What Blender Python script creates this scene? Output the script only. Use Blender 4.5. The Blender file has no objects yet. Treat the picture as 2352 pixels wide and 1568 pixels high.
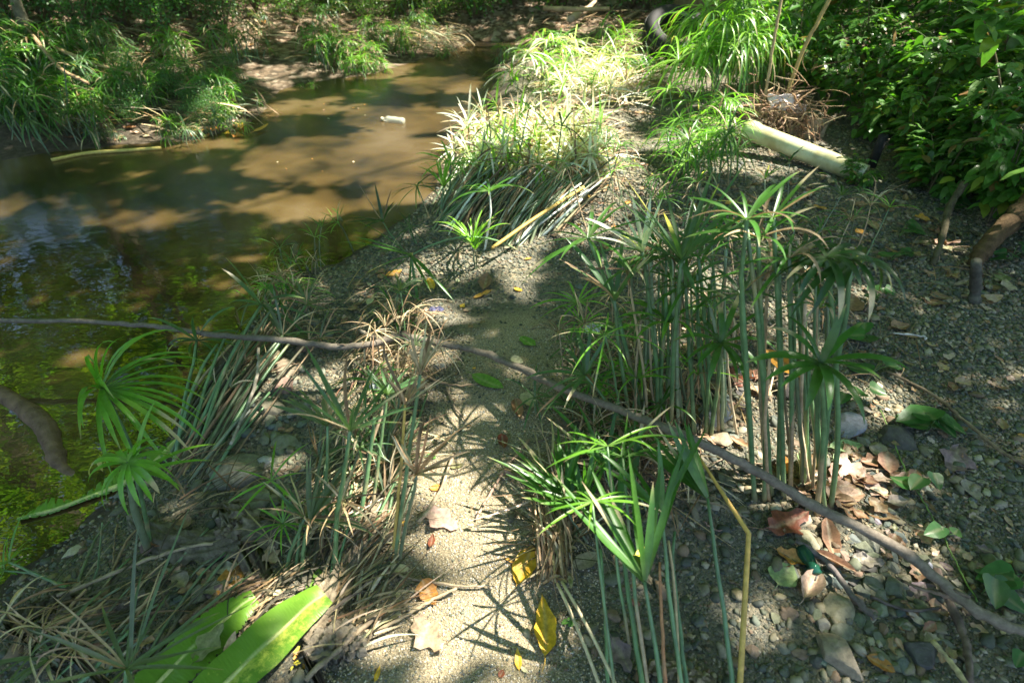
import bpy, math, random
import numpy as np
from mathutils import Vector
rng = random.Random(7)
nr = np.random.default_rng(11)
scene = bpy.context.scene
COL = scene.collection
R = math.radians
# ------------------------------------------------------------------ camera frame
CAMH = 1.30
PITCH = R(38.0)
FPX = 1307.0
CX, CY = 1176.0, 784.0
FWD = np.array([0, math.cos(PITCH), -math.sin(PITCH)])
UPV = np.array([0, math.sin(PITCH), math.cos(PITCH)])
RGT = np.array([1.0, 0, 0])
CAM = np.array([0, 0, CAMH])
SUN = np.array([0.50, 0.13, 0.86]); SUN = SUN / np.linalg.norm(SUN)
WATER = -0.10

def ray(px, py):
    return FWD + (px - CX) / FPX * RGT + (CY - py) / FPX * UPV
def at_z(px, py, z):
    d = ray(px, py); t = (z - CAMH) / d[2]
    return CAM + d * t
def at_y(px, py, y):
    d = ray(px, py); return CAM + d * (y / d[1])
def proj(x, y, z):
    dx, dy, dz = x, y, z - CAMH
    w = dy * FWD[1] + dz * FWD[2]
    w = np.maximum(w, 1e-3)
    return CX + FPX * dx / w, CY - FPX * (dy * UPV[1] + dz * UPV[2]) / w, w

# ------------------------------------------------------------------ terrain shape
near_px = [(-900, 1640), (-250, 1480), (0, 1340), (130, 1235), (235, 1150), (340, 1060), (420, 930), (500, 830), (590, 715), (650, 640), (780, 600), (850, 560),
           (950, 480), (1000, 425), (1010, 370), (1025, 320), (1110, 262), (1125, 215), (1130, 165), (1165, 120), (1190, 95)]
far_px = [(-1300, 470), (-500, 405), (0, 372), (130, 350), (300, 335), (430, 325), (560, 292), (615, 250), (650, 205), (720, 192), (850, 172), (950, 145), (1035, 122), (1080, 95)]
near_w = np.array([at_z(a, b, WATER)[:2] for a, b in near_px])
far_w = np.array([at_z(a, b, WATER)[:2] for a, b in far_px])
poly = np.vstack([near_w, far_w[::-1]])
def dist_line(P, L):
    best = np.full(len(P), 1e9)
    for i in range(len(L) - 1):
        a, b = L[i], L[i + 1]; ab = b - a
        t = np.clip(((P - a) @ ab) / (ab @ ab + 1e-12), 0, 1)
        q = a + t[:, None] * ab
        best = np.minimum(best, np.hypot(P[:, 0] - q[:, 0], P[:, 1] - q[:, 1]))
    return best
def inside(P):
    c = np.zeros(len(P), bool); n = len(poly); j = n - 1
    for i in range(n):
        xi, yi = poly[i]; xj, yj = poly[j]
        cond = ((yi > P[:, 1]) != (yj > P[:, 1])) & (P[:, 0] < (xj - xi) * (P[:, 1] - yi) / (yj - yi + 1e-12) + xi)
        c ^= cond; j = i
    return c
def sm(a, b, x):
    t = np.clip((x - a) / (b - a), 0, 1); return t * t * (3 - 2 * t)
def wob(x, y, s):
    return (np.sin(x * 1.7 * s + 1.3 + 1.1 * np.sin(y * 1.3 * s)) + np.sin(y * 2.1 * s + 0.7 + 1.3 * np.sin(x * 1.1 * s + 2)) + 0.6 * np.sin((x + y) * 3.3 * s + 4)) / 2.6
def shore(x, y):
    P = np.stack([x, y], 1)
    dn, df = dist_line(P, near_w), dist_line(P, far_w)
    ins = inside(P)
    d = np.where(ins, -np.minimum(dn, df), np.minimum(dn, df))
    return d, dn / (dn + df + 1e-9)
def H(x, y):
    x = np.atleast_1d(np.asarray(x, float)); y = np.atleast_1d(np.asarray(y, float))
    d, w = shore(x, y)
    d = d + 0.025 * wob(x, y, 5.0) * (np.abs(d) < 3)
    right = WATER + 0.105 * sm(0, 0.34, d) + 0.035 * sm(0.3, 1.2, d)
    left = WATER + 0.13 * sm(0, 0.8, d) + 0.42 * np.maximum(0, d - 1.3)
    lf = sm(0.45, 0.65, w)
    land = right * (1 - lf) + left * lf
    water = WATER - np.minimum(0.35, np.maximum(0, -d) * 0.55)
    h = np.where(d > 0, land, water)
    h = h + np.where(d > 0, sm(0, 0.3, d) * (0.018 * wob(x, y, 2.2) + 0.007 * wob(x, y, 7.0)), 0)
    h = h + 0.32 * np.maximum(0, y - 8.2) * sm(-1, .3, d) + 0.16 * np.maximum(0, x - 2.3)
    return np.minimum(h, 3.5 + 0.2 * wob(x, y, .5))
HS = 0.025; HX0, HY0 = -17.0, -3.5; HNX, HNY = 1240, 960
_hx, _hy = np.meshgrid(HX0 + HS * np.arange(HNX), HY0 + HS * np.arange(HNY)); HG = H(_hx.ravel(), _hy.ravel()).reshape(HNY, HNX)
def Hq(x, y):
    fx = np.clip((np.atleast_1d(x) - HX0) / HS, 0, HNX - 1.001); fy = np.clip((np.atleast_1d(y) - HY0) / HS, 0, HNY - 1.001)
    i = fx.astype(int); j = fy.astype(int); u = fx - i; v = fy - j
    return (HG[j, i] * (1 - u) + HG[j, i + 1] * u) * (1 - v) + (HG[j + 1, i] * (1 - u) + HG[j + 1, i + 1] * u) * v
def h1(x, y): return float(Hq(x, y)[0])
TS = np.concatenate([np.linspace(0.6, 4, 140), np.linspace(4.03, 16, 220)])
def G(px, py, dz=0.0):
    d = ray(px, py)
    p = CAM[None] + TS[:, None] * d[None]
    g = Hq(p[:, 0], p[:, 1]) + dz - p[:, 2]
    k = np.argmax(g > 0)
    if g[k] <= 0: k = len(TS) - 1
    if k == 0: k = 1
    a, b = g[k - 1], g[k]
    t = TS[k - 1] + (TS[k] - TS[k - 1]) * (-a / (b - a + 1e-12)) if b > a else TS[k]
    return CAM + d * t
def Gw(px, py, dz=0.0):
    d = ray(px, py); p = CAM[None] + TS[:, None] * d[None]
    g = np.maximum(Hq(p[:, 0], p[:, 1]), WATER) + dz - p[:, 2]; k = max(int(np.argmax(g > 0)), 1)
    a, b = g[k - 1], g[k]; t = TS[k - 1] + (TS[k] - TS[k - 1]) * (-a / (b - a + 1e-12))
    return CAM + d * t
def scale_at(p):  # metres per reference pixel at a point
    return float(proj(p[0], p[1], p[2])[2]) / FPX

# ------------------------------------------------------------------ mesh builder
class MB:
    def __init__(s): s.v = []; s.q = []; s.t = []; s.c = []; s.n = 0
    def add(s, verts, quads=None, tris=None, col=(.5, .5, .5)):
        verts = np.asarray(verts, float).reshape(-1, 3)
        col = np.asarray(col, float)
        if col.ndim == 1: col = np.tile(col, (len(verts), 1))
        s.v.append(verts); s.c.append(col)
        if quads is not None and len(quads): s.q.append(np.asarray(quads, int) + s.n)
        if tris is not None and len(tris): s.t.append(np.asarray(tris, int) + s.n)
        s.n += len(verts)
    def build(s, name, mat, parent=None, origin=None, smooth=True, **tags):
        v = np.concatenate(s.v); c = np.concatenate(s.c)
        if origin is not None: v = v - np.asarray(origin)[None]
        q = np.concatenate(s.q) if s.q else np.zeros((0, 4), int)
        t = np.concatenate(s.t) if s.t else np.zeros((0, 3), int)
        me = bpy.data.meshes.new(name)
        me.vertices.add(len(v)); me.vertices.foreach_set('co', v.astype(np.float32).ravel())
        me.loops.add(q.size + t.size)
        me.loops.foreach_set('vertex_index', np.concatenate([q.ravel(), t.ravel()]).astype(np.int32))
        me.polygons.add(len(q) + len(t))
        st = np.concatenate([np.arange(len(q)) * 4, q.size + np.arange(len(t)) * 3]).astype(np.int32)
        me.polygons.foreach_set('loop_start', st)
        me.update(calc_edges=True)
        me.validate()
        if smooth: me.polygons.foreach_set('use_smooth', np.ones(len(me.polygons), bool))
        a = me.color_attributes.new('Col', 'FLOAT_COLOR', 'POINT')
        c4 = np.ones((len(v), 4), np.float32); c4[:, :3] = np.clip(c, 0, 1)
        a.data.foreach_set('color', c4.ravel())
        me.materials.append(mat)
        o = bpy.data.objects.new(name, me); COL.objects.link(o)
        if parent is not None: o.parent = parent
        elif origin is not None: o.location = origin
        tag(o, **tags)
        return o
def tag(o, label=None, category=None, group=None, kind=None):
    if label: o['label'] = label
    if category: o['category'] = category
    if group: o['group'] = group
    if kind: o['kind'] = kind
    return o
def empty(name, loc, label, category, group=None):
    o = bpy.data.objects.new(name, None); COL.objects.link(o); o.location = [float(k) for k in loc]
    o.empty_display_size = 0.05
    return tag(o, label, category, group)
def copy_tree(o, parent=None):
    c = o.copy(); COL.objects.link(c)
    if parent is not None: c.parent = parent
    for ch in list(o.children): copy_tree(ch, c)
    return c
def nrm(v): return v / (np.linalg.norm(v) + 1e-12)
def rv(s=1.0): return np.array([rng.uniform(-s, s) for _ in range(3)])
def cj(c, j=0.15):
    k = 1 + rng.uniform(-j, j)
    return np.clip(np.array(c) * k * np.array([1 + rng.uniform(-j, j) * .5, 1 + rng.uniform(-j, j) * .3, 1 + rng.uniform(-j, j) * .5]), 0, 1)
def tube(mb, pts, rad, col, seg=6, cap=True):
    pts = np.asarray(pts, float); n = len(pts)
    rad = np.full(n, rad) if np.isscalar(rad) else np.asarray(rad, float)
    tan = np.gradient(pts, axis=0); tan /= (np.linalg.norm(tan, axis=1)[:, None] + 1e-12)
    a = nrm(np.cross(tan[0], [0.3, 0.9, 0.2])); V = []
    for i in range(n):
        a = nrm(a - tan[i] * (a @ tan[i])); b = np.cross(tan[i], a)
        for k in range(seg):
            th = 2 * math.pi * k / seg
            V.append(pts[i] + rad[i] * (math.cos(th) * a + math.sin(th) * b))
    Q = [(i * seg + k, i * seg + (k + 1) % seg, (i + 1) * seg + (k + 1) % seg, (i + 1) * seg + k) for i in range(n - 1) for k in range(seg)]
    T = []
    if cap:
        V.append(pts[0]); V.append(pts[-1]); c0 = n * seg; c1 = c0 + 1
        T = [(c0, (k + 1) % seg, k) for k in range(seg)] + [(c1, (n - 1) * seg + k, (n - 1) * seg + (k + 1) % seg) for k in range(seg)]
    col = np.asarray(col, float)
    if col.ndim == 2:
        cc = np.repeat(col, seg, 0)
        if cap: cc = np.vstack([cc, col[:1], col[-1:]])
        col = cc
    mb.add(V, Q, T, col)
def ribbon(mb, pts, wid, side, col, fold=0.25):
    pts = np.asarray(pts, float); n = len(pts); wid = np.asarray(wid, float)
    side = np.asarray(side, float)
    if side.ndim == 1: side = np.tile(side, (n, 1))
    tan = np.gradient(pts, axis=0); tan /= (np.linalg.norm(tan, axis=1)[:, None] + 1e-12)
    side = side - tan * np.sum(side * tan, 1)[:, None]; side /= (np.linalg.norm(side, axis=1)[:, None] + 1e-9)
    up = np.cross(side, tan)
    L = pts - side * wid[:, None] * .5 + up * wid[:, None] * fold * .5
    Rr = pts + side * wid[:, None] * .5 + up * wid[:, None] * fold * .5
    V = np.stack([L, pts, Rr], 1).reshape(-1, 3)
    Q = []
    for i in range(n - 1):
        a = i * 3; Q += [(a, a + 1, a + 4, a + 3), (a + 1, a + 2, a + 5, a + 4)]
    col = np.asarray(col, float)
    if col.ndim == 2: col = np.repeat(col, 3, 0)
    mb.add(V, Q, None, col)
def bez(a, b, c, n):
    t = np.linspace(0, 1, n)[:, None]
    return (1 - t) ** 2 * a + 2 * t * (1 - t) * b + t * t * c
def catmull(P, n=6):
    P = [np.asarray(p, float) for p in P]; P = [2 * P[0] - P[1]] + P + [2 * P[-1] - P[-2]]; out = []
    for i in range(1, len(P) - 2):
        for k in range(n):
            t = k / n
            out.append(0.5 * (2 * P[i] + (P[i + 1] - P[i - 1]) * t + (2 * P[i - 1] - 5 * P[i] + 4 * P[i + 1] - P[i + 2]) * t * t + (3 * P[i] - P[i - 1] - 3 * P[i + 1] + P[i + 2]) * t ** 3))
    out.append(P[-2]); return np.array(out)
# ------------------------------------------------------------------ materials
def mat(name):
    m = bpy.data.materials.new(name); m.use_nodes = True; nt = m.node_tree; nt.nodes.clear()
    return m, nt, nt.nodes, nt.links
def nd(N, t, **kw):
    n = N.new(t)
    for k, v in kw.items():
        if k in n.inputs: n.inputs[k].default_value = v
        else: setattr(n, k, v)
    return n
def attr_col(N, L, jitter=0.25, scale=30.0, objrand=0.0):
    a = nd(N, 'ShaderNodeAttribute', attribute_name='Col')
    g = nd(N, 'ShaderNodeNewGeometry')
    no = nd(N, 'ShaderNodeTexNoise', Scale=scale, Detail=4.0, Roughness=0.65)
    L.new(g.outputs['Position'], no.inputs['Vector'])
    mr = nd(N, 'ShaderNodeMapRange'); mr.inputs[1].default_value = 0.3; mr.inputs[2].default_value = 0.7
    mr.inputs[3].default_value = 1 - jitter; mr.inputs[4].default_value = 1 + jitter
    L.new(no.outputs[0], mr.inputs[0])
    mx = nd(N, 'ShaderNodeVectorMath', operation='SCALE'); L.new(a.outputs['Color'], mx.inputs[0]); L.new(mr.outputs[0], mx.inputs['Scale'])
    return mx.outputs[0], no, g
def mat_leafy(name, transl=0.35, rough=0.42, jitter=0.22, scale=40, spec=0.5, tint=(1.3, 1.6, 0.35), bump=0.0, bscale=200):
    m, nt, N, L = mat(name)
    c, no, g = attr_col(N, L, jitter, scale)
    p = nd(N, 'ShaderNodeBsdfPrincipled'); p.inputs['Roughness'].default_value = rough; p.inputs['Specular IOR Level'].default_value = spec
    L.new(c, p.inputs['Base Color'])
    tr = nd(N, 'ShaderNodeBsdfTranslucent')
    tm = nd(N, 'ShaderNodeVectorMath', operation='MULTIPLY'); tm.inputs[1].default_value = tint
    L.new(c, tm.inputs[0]); L.new(tm.outputs[0], tr.inputs['Color'])
    mx = nd(N, 'ShaderNodeMixShader'); mx.inputs[0].default_value = transl
    L.new(p.outputs[0], mx.inputs[1]); L.new(tr.outputs[0], mx.inputs[2])
    if bump > 0:
        n2 = nd(N, 'ShaderNodeTexNoise', Scale=float(bscale), Detail=5.0); L.new(g.outputs['Position'], n2.inputs['Vector'])
        b = nd(N, 'ShaderNodeBump', Strength=bump, Distance=0.002); L.new(n2.outputs[0], b.inputs['Height']); L.new(b.outputs[0], p.inputs['Normal'])
    o = nd(N, 'ShaderNodeOutputMaterial'); L.new(mx.outputs[0], o.inputs[0]); return m
def mat_solid(name, rough=0.7, jitter=0.25, scale=40, bump=0.4, bscale=120, bdist=0.003, spec=0.4):
    m, nt, N, L = mat(name)
    c, no, g = attr_col(N, L, jitter, scale)
    p = nd(N, 'ShaderNodeBsdfPrincipled'); p.inputs['Roughness'].default_value = rough; p.inputs['Specular IOR Level'].default_value = spec
    L.new(c, p.inputs['Base Color'])
    n2 = nd(N, 'ShaderNodeTexNoise', Scale=float(bscale), Detail=6.0, Roughness=0.7); L.new(g.outputs['Position'], n2.inputs['Vector'])
    b = nd(N, 'ShaderNodeBump', Strength=bump, Distance=bdist); L.new(n2.outputs[0], b.inputs['Height']); L.new(b.outputs[0], p.inputs['Normal'])
    o = nd(N, 'ShaderNodeOutputMaterial'); L.new(p.outputs[0], o.inputs[0]); return m
M_BRACT = mat_leafy('sedge_blade', 0.40, 0.36, 0.18, 60, spec=0.6)
M_DRYB = mat_leafy('dry_blade', 0.22, 0.7, 0.3, 70, spec=0.25, tint=(1.2, 1.0, .7))
M_STEM = mat_solid('sedge_stem', 0.38, 0.38, 26, 0.3, 300, 0.001, 0.5)
M_DSTEM = mat_solid('dry_stem', 0.6, 0.3, 60, 0.4, 300, 0.001, 0.3)
M_LEAF = mat_leafy('broad_leaf', 0.42, 0.38, 0.2, 50, spec=0.5)
M_CANOPY = mat_leafy('canopy_leaf', 0.65, 0.45, 0.3, 2.0, spec=0.4, tint=(1.5, 1.7, 0.3))
M_LITTER = mat_leafy('fallen_leaf_skin', 0.18, 0.5, 0.4, 90, spec=0.4, tint=(1.2, 1.0, .6), bump=0.5, bscale=160)
M_STONE = mat_solid('river_stone', 0.72, 0.35, 55, 0.8, 90, 0.006, 0.35)
M_PEBBLE = mat_solid('pebble', 0.7, 0.2, 200, 0.3, 400, 0.001, 0.35)
M_BARK = mat_solid('bark', 0.85, 0.4, 30, 0.9, 60, 0.01, 0.2)
M_TWIG = mat_solid('twig_bark', 0.75, 0.35, 90, 0.8, 260, 0.002, 0.3)
M_FIBRE = mat_solid('rotting_fibre', 0.85, 0.5, 45, 1.0, 130, 0.006, 0.2)
CAN_A, CAN_B = 40000, 50000
SKY_S, SUN_S, EXPO = 0.095, 5.0, 2.1
# ------------------------------------------------------------------ ground, water
def warp(u, a, b): return np.sign(u) * (a * np.abs(u) + b * np.abs(u) ** 3)
gx = warp(np.linspace(-1, 1, 361), 3.2, 26.8)
gy = 1.6 + warp(np.linspace(-0.62, 1, 321), 4.2, 30)
XX, YY = np.meshgrid(gx, gy); xf, yf = XX.ravel(), YY.ravel()
zf = H(xf, yf)
dd, ww = shore(xf, yf)
path_w = np.array([G(a, b)[:2] for a, b in [(1060, 1568), (1085, 1300), (1110, 1120), (1150, 960), (1170, 860), (1180, 780)]])
path_w = np.vstack([path_w[0] + [0.05, -1.0], path_w])
dp = dist_line(np.stack([xf, yf], 1), path_w)
sand = 1 - sm(0.12, 0.28, dp + 0.03 * wob(xf, yf, 9))
mud = np.clip(1 - sm(0.02, 0.22, dd) + sm(0.5, .7, ww) * 0.75, 0, 1)
farlit = np.clip(sm(5.0, 8.5, yf + 0.5 * np.abs(xf)), 0, 1)
mb = MB(); nx = len(gx); ny = len(gy)
idx = np.arange(nx * ny).reshape(ny, nx)
Q = np.stack([idx[:-1, :-1], idx[:-1, 1:], idx[1:, 1:], idx[1:, :-1]], -1).reshape(-1, 4)
mb.add(np.stack([xf, yf, zf], 1), Q, None, np.stack([sand, mud, farlit], 1))
m, nt, N, L = mat('gravel_and_sand')
a = nd(N, 'ShaderNodeAttribute', attribute_name='Col'); sep = nd(N, 'ShaderNodeSeparateColor'); L.new(a.outputs['Color'], sep.inputs[0])
g = nd(N, 'ShaderNodeNewGeometry')
def vor(scale, out='Color', rnd=1.0, feat='F1'):
    v = nd(N, 'ShaderNodeTexVoronoi', Scale=float(scale), Randomness=rnd); v.feature = feat; L.new(g.outputs['Position'], v.inputs['Vector']); return v
def noi(scale, det=5.0, rough=.6):
    v = nd(N, 'ShaderNodeTexNoise', Scale=float(scale), Detail=det, Roughness=rough); L.new(g.outputs['Position'], v.inputs['Vector']); return v
def ramp(fac, stops):
    r = nd(N, 'ShaderNodeValToRGB'); e = r.color_ramp.elements
    while len(e) < len(stops): e.new(0.5)
    for k, (p_, c_) in enumerate(stops): e[k].position = p_; e[k].color = (*c_, 1)
    L.new(fac, r.inputs[0]); return r
def mixc(fac, a_, b_):
    mx = nd(N, 'ShaderNodeMix'); mx.data_type = 'RGBA'
    L.new(fac, mx.inputs[0]) if not isinstance(fac, float) else setattr(mx.inputs[0], 'default_value', fac)
    L.new(a_, mx.inputs[6]); L.new(b_, mx.inputs[7]); return mx.outputs[2]
v1 = vor(115); v2 = vor(330); v3 = vor(620)
s1 = nd(N, 'ShaderNodeSeparateColor'); L.new(v1.outputs['Color'], s1.inputs[0])
s2 = nd(N, 'ShaderNodeSeparateColor'); L.new(v2.outputs['Color'], s2.inputs[0])
s3 = nd(N, 'ShaderNodeSeparateColor'); L.new(v3.outputs['Color'], s3.inputs[0])
grav = ramp(s1.outputs[0], [(0, (.065, .064, .045)), (.3, (.12, .118, .08)), (.55, (.18, .16, .105)), (.75, (.25, .20, .125)), (.9, (.13, .135, .105)), (1, (.36, .31, .22))])
grit = ramp(s2.outputs[0], [(0, (.06, .065, .055)), (.4, (.13, .13, .105)), (.75, (.20, .185, .14)), (1, (.32, .28, .2))])
sandc = ramp(s3.outputs[0], [(0, (.10, .09, .06)), (.3, (.25, .205, .13)), (.6, (.35, .285, .175)), (.85, (.42, .345, .21)), (1, (.56, .49, .35))])
n0 = noi(7); mk = ramp(n0.outputs[0], [(.42, (0, 0, 0)), (.6, (1, 1, 1))])
gr = mixc(mk.outputs[0], grav.outputs[0], grit.outputs[0])
base = mixc(sep.outputs[0], gr, sandc.outputs[0])
nm = noi(28); mudc = ramp(nm.outputs[0], [(.3, (.035, .028, .018)), (.55, (.085, .068, .045)), (.75, (.15, .12, .08))])
base = mixc(sep.outputs[1], base, mudc.outputs[0])
v4 = vor(24, rnd=1.0); s4 = nd(N, 'ShaderNodeSeparateColor'); L.new(v4.outputs['Color'], s4.inputs[0])
lit = ramp(s4.outputs[0], [(0, (.05, .035, .02)), (.4, (.13, .085, .05)), (.7, (.23, .16, .1)), (1, (.36, .29, .21))])
base = mixc(sep.outputs[2], base, lit.outputs[0])
nb = noi(3.0); mr = nd(N, 'ShaderNodeMapRange'); L.new(nb.outputs[0], mr.inputs[0]); mr.inputs[1].default_value = .3; mr.inputs[2].default_value = .7; mr.inputs[3].default_value = .75; mr.inputs[4].default_value = 1.15
sc = nd(N, 'ShaderNodeVectorMath', operation='SCALE'); L.new(base, sc.inputs[0]); L.new(mr.outputs[0], sc.inputs['Scale'])
p = nd(N, 'ShaderNodeBsdfPrincipled'); p.inputs['Roughness'].default_value = .85; p.inputs['Specular IOR Level'].default_value = .25; L.new(sc.outputs[0], p.inputs['Base Color'])
def inv(o_, k):
    q = nd(N, 'ShaderNodeMath', operation='MULTIPLY'); L.new(o_, q.inputs[0]); q.inputs[1].default_value = -k; return q.outputs[0]
def addm(a_, b_):
    q = nd(N, 'ShaderNodeMath', operation='ADD'); L.new(a_, q.inputs[0]); L.new(b_, q.inputs[1]); return q.outputs[0]
nf = noi(420, 3.0)
hh = addm(addm(inv(v1.outputs['Distance'], .6), inv(v2.outputs['Distance'], .35)), addm(inv(nf.outputs[0], -.3), inv(v3.outputs['Distance'], .3)))
nl_ = noi(16, 4.0); b0 = nd(N, 'ShaderNodeBump', Strength=.55, Distance=.03); L.new(nl_.outputs[0], b0.inputs['Height'])
b = nd(N, 'ShaderNodeBump', Strength=.9, Distance=.007); L.new(hh, b.inputs['Height']); L.new(b0.outputs[0], b.inputs['Normal']); L.new(b.outputs[0], p.inputs['Normal'])
o = nd(N, 'ShaderNodeOutputMaterial'); L.new(p.outputs[0], o.inputs[0]); M_GROUND = m
mb.build('ground', M_GROUND, kind='structure')

# water sheet
m, nt, N, L = mat('muddy_water'); g = nd(N, 'ShaderNodeNewGeometry')
p = nd(N, 'ShaderNodeBsdfPrincipled'); p.inputs['IOR'].default_value = 1.72; p.inputs['Specular IOR Level'].default_value = 0.8
nn = noi(1.3, 3.0); wr = ramp(nn.outputs[0], [(.38, (.024, .018, .008)), (.52, (.085, .056, .020)), (.68, (.135, .098, .048))]); L.new(wr.outputs[0], p.inputs['Base Color'])
sx = nd(N, 'ShaderNodeSeparateXYZ'); L.new(g.outputs['Position'], sx.inputs[0])
mr = nd(N, 'ShaderNodeMapRange'); L.new(sx.outputs[1], mr.inputs[0]); mr.inputs[1].default_value = 2.3; mr.inputs[2].default_value = 3.6; mr.inputs[3].default_value = .012; mr.inputs[4].default_value = .22
L.new(mr.outputs[0], p.inputs['Roughness'])
mp = nd(N, 'ShaderNodeMapping'); L.new(g.outputs['Position'], mp.inputs[0]); mp.inputs['Scale'].default_value = (1.0, 1.6, 1)
n1 = nd(N, 'ShaderNodeTexNoise', Scale=9.0, Detail=3.0); L.new(mp.outputs[0], n1.inputs['Vector'])
b = nd(N, 'ShaderNodeBump', Strength=.10, Distance=.012); L.new(n1.outputs[0], b.inputs['Height']); L.new(b.outputs[0], p.inputs['Normal'])
tr = nd(N, 'ShaderNodeBsdfTransparent'); tr.inputs[0].default_value = (.7, .6, .4, 1)
mx = nd(N, 'ShaderNodeMixShader'); mx.inputs[0].default_value = .2; L.new(p.outputs[0], mx.inputs[1]); L.new(tr.outputs[0], mx.inputs[2])
o = nd(N, 'ShaderNodeOutputMaterial'); L.new(mx.outputs[0], o.inputs[0]); M_WATER = m
mb = MB(); wx0, wx1, wy0, wy1 = -25.0, 1.6, -4.0, 9.2
mb.add([(wx0, wy0, WATER), (wx1, wy0, WATER), (wx1, wy1, WATER), (wx0, wy1, WATER)], [(0, 1, 2, 3)])
mb.build('water', M_WATER, kind='structure', smooth=False)

# ------------------------------------------------------------------ pebbles
def ico(sub):
    t = (1 + 5 ** .5) / 2
    v = [(-1, t, 0), (1, t, 0), (-1, -t, 0), (1, -t, 0), (0, -1, t), (0, 1, t), (0, -1, -t), (0, 1, -t), (t, 0, -1), (t, 0, 1), (-t, 0, -1), (-t, 0, 1)]
    f = [(0, 11, 5), (0, 5, 1), (0, 1, 7), (0, 7, 10), (0, 10, 11), (1, 5, 9), (5, 11, 4), (11, 10, 2), (10, 7, 6), (7, 1, 8), (3, 9, 4), (3, 4, 2), (3, 2, 6), (3, 6, 8), (3, 8, 9), (4, 9, 5), (2, 4, 11), (6, 2, 10), (8, 6, 7), (9, 8, 1)]
    v = [nrm(np.array(k, float)) for k in v]
    for _ in range(sub):
        c = {}; nf = []
        def mid(a, b):
            k = (min(a, b), max(a, b))
            if k not in c: v.append(nrm(v[a] + v[b])); c[k] = len(v) - 1
            return c[k]
        for a, b_, d in f:
            x, y, z = mid(a, b_), mid(b_, d), mid(d, a); nf += [(a, x, z), (b_, y, x), (d, z, y), (x, y, z)]
        f = nf
    return np.array(v), np.array(f)
I0 = ico(0); I1 = ico(1); I2 = ico(2)
PAL = np.array([(.08, .09, .085), (.115, .13, .11), (.16, .165, .125), (.24, .21, .15), (.30, .25, .17), (.13, .14, .12), (.2, .18, .135), (.36, .32, .26), (.2, .14, .10), (.10, .11, .08)])
PAL = PAL * np.array([1.0, 1.0, .88])
def pebble_field(name, xs, ys, rs, base, cmul=1.0, pal=PAL, **tags):
    n = len(xs); V, F = base; k = len(V)
    zs = H(xs, ys)
    th = nr.uniform(0, 2 * np.pi, n); c, s = np.cos(th), np.sin(th)
    S = np.stack([rs * nr.uniform(.8, 1.45, n), rs * nr.uniform(.6, 1.0, n), rs * nr.uniform(.35, .75, n)], 1)
    W = V[None] * (1 + nr.uniform(-.24, .24, (n, k, 1))) * S[:, None, :]
    tl = nr.uniform(-.5, .5, n)[:, None]
    W[:, :, 2] += W[:, :, 0] * tl
    X = W[:, :, 0] * c[:, None] - W[:, :, 1] * s[:, None] + xs[:, None]
    Y = W[:, :, 0] * s[:, None] + W[:, :, 1] * c[:, None] + ys[:, None]
    Z = W[:, :, 2] + (zs + S[:, 2] * .25)[:, None]
    C = pal[nr.integers(0, len(pal), n)] * nr.uniform(.7, 1.25, (n, 1)) * cmul
    mb = MB(); mb.add(np.stack([X, Y, Z], 2).reshape(-1, 3), None, (F[None] + (np.arange(n) * k)[:, None, None]).reshape(-1, 3), np.repeat(C, k, 0))
    return mb.build(name, M_PEBBLE, **tags)
def sample(n, x0, x1, y0, y1):
    xs = nr.uniform(x0, x1, n); ys = nr.uniform(y0, y1, n)
    d, w = shore(xs, ys)
    px, py, _ = proj(xs, ys, 0 * xs)
    dpp = dist_line(np.stack([xs, ys], 1), path_w)
    ok = (d > .03) & (w < .5) & (px > -150) & (px < 2500) & (py < 1750) & (py > 250)
    return xs, ys, d, dpp, px, py, ok
# fine gravel
xs, ys, d, dpp, px, py, ok = sample(230000, -1.6, 3.6, .2, 4.4)
dist = np.hypot(xs, ys)
dens = np.clip(1.35 - dist * .32, .12, 1) * (0.10 + .9 * sm(.10, .3, dpp))
dens *= np.where((wob(xs, ys, 3.1) > .25) & (px < 1400), .55, 1.3)
ok &= nr.uniform(0, 1, len(xs)) < dens
xs, ys = xs[ok], ys[ok]; dist = dist[ok]
rs = nr.uniform(.0022, .0058, len(xs)) * np.clip(dist * .75, .8, 2.0)
pebble_field('gravel', xs, ys, rs, I0, cmul=.72, kind='stuff')
# coarse pebbles
xs, ys, d, dpp, px, py, ok = sample(34000, -1.6, 3.6, .2, 4.4)
dens = np.where(px > 1650, .55, .16) * (.06 + .94 * sm(.16, .3, dpp)) * np.where((py > 1150) & (px > 1750), 1.0, .7)
dens += np.where((px > 1400) & (py > 980), .8, 0)
dens += np.where((px < 760) & (py > 780), .2, 0)
ok &= nr.uniform(0, 1, len(xs)) < dens
xs, ys = xs[ok], ys[ok]
pebble_field('pebbles', xs, ys, .005 + .013 * nr.uniform(0, 1, len(xs)) ** 3, I1, cmul=.82, kind='stuff')
# sand grains large enough to see on the path
xs, ys, d, dpp, px, py, ok = sample(90000, -.5, .6, .1, 1.7)
ok &= (dpp < .3) & (nr.uniform(0, 1, len(xs)) < .6)
xs, ys = xs[ok], ys[ok]
SP = np.array([(.42, .34, .21), (.30, .25, .17), (.52, .45, .32), (.15, .16, .15), (.22, .21, .17), (.36, .27, .16), (.46, .42, .36)])
pebble_field('coarse_sand', xs, ys, nr.uniform(.0012, .0028, len(xs)), I0, pal=SP, kind='stuff')
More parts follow.
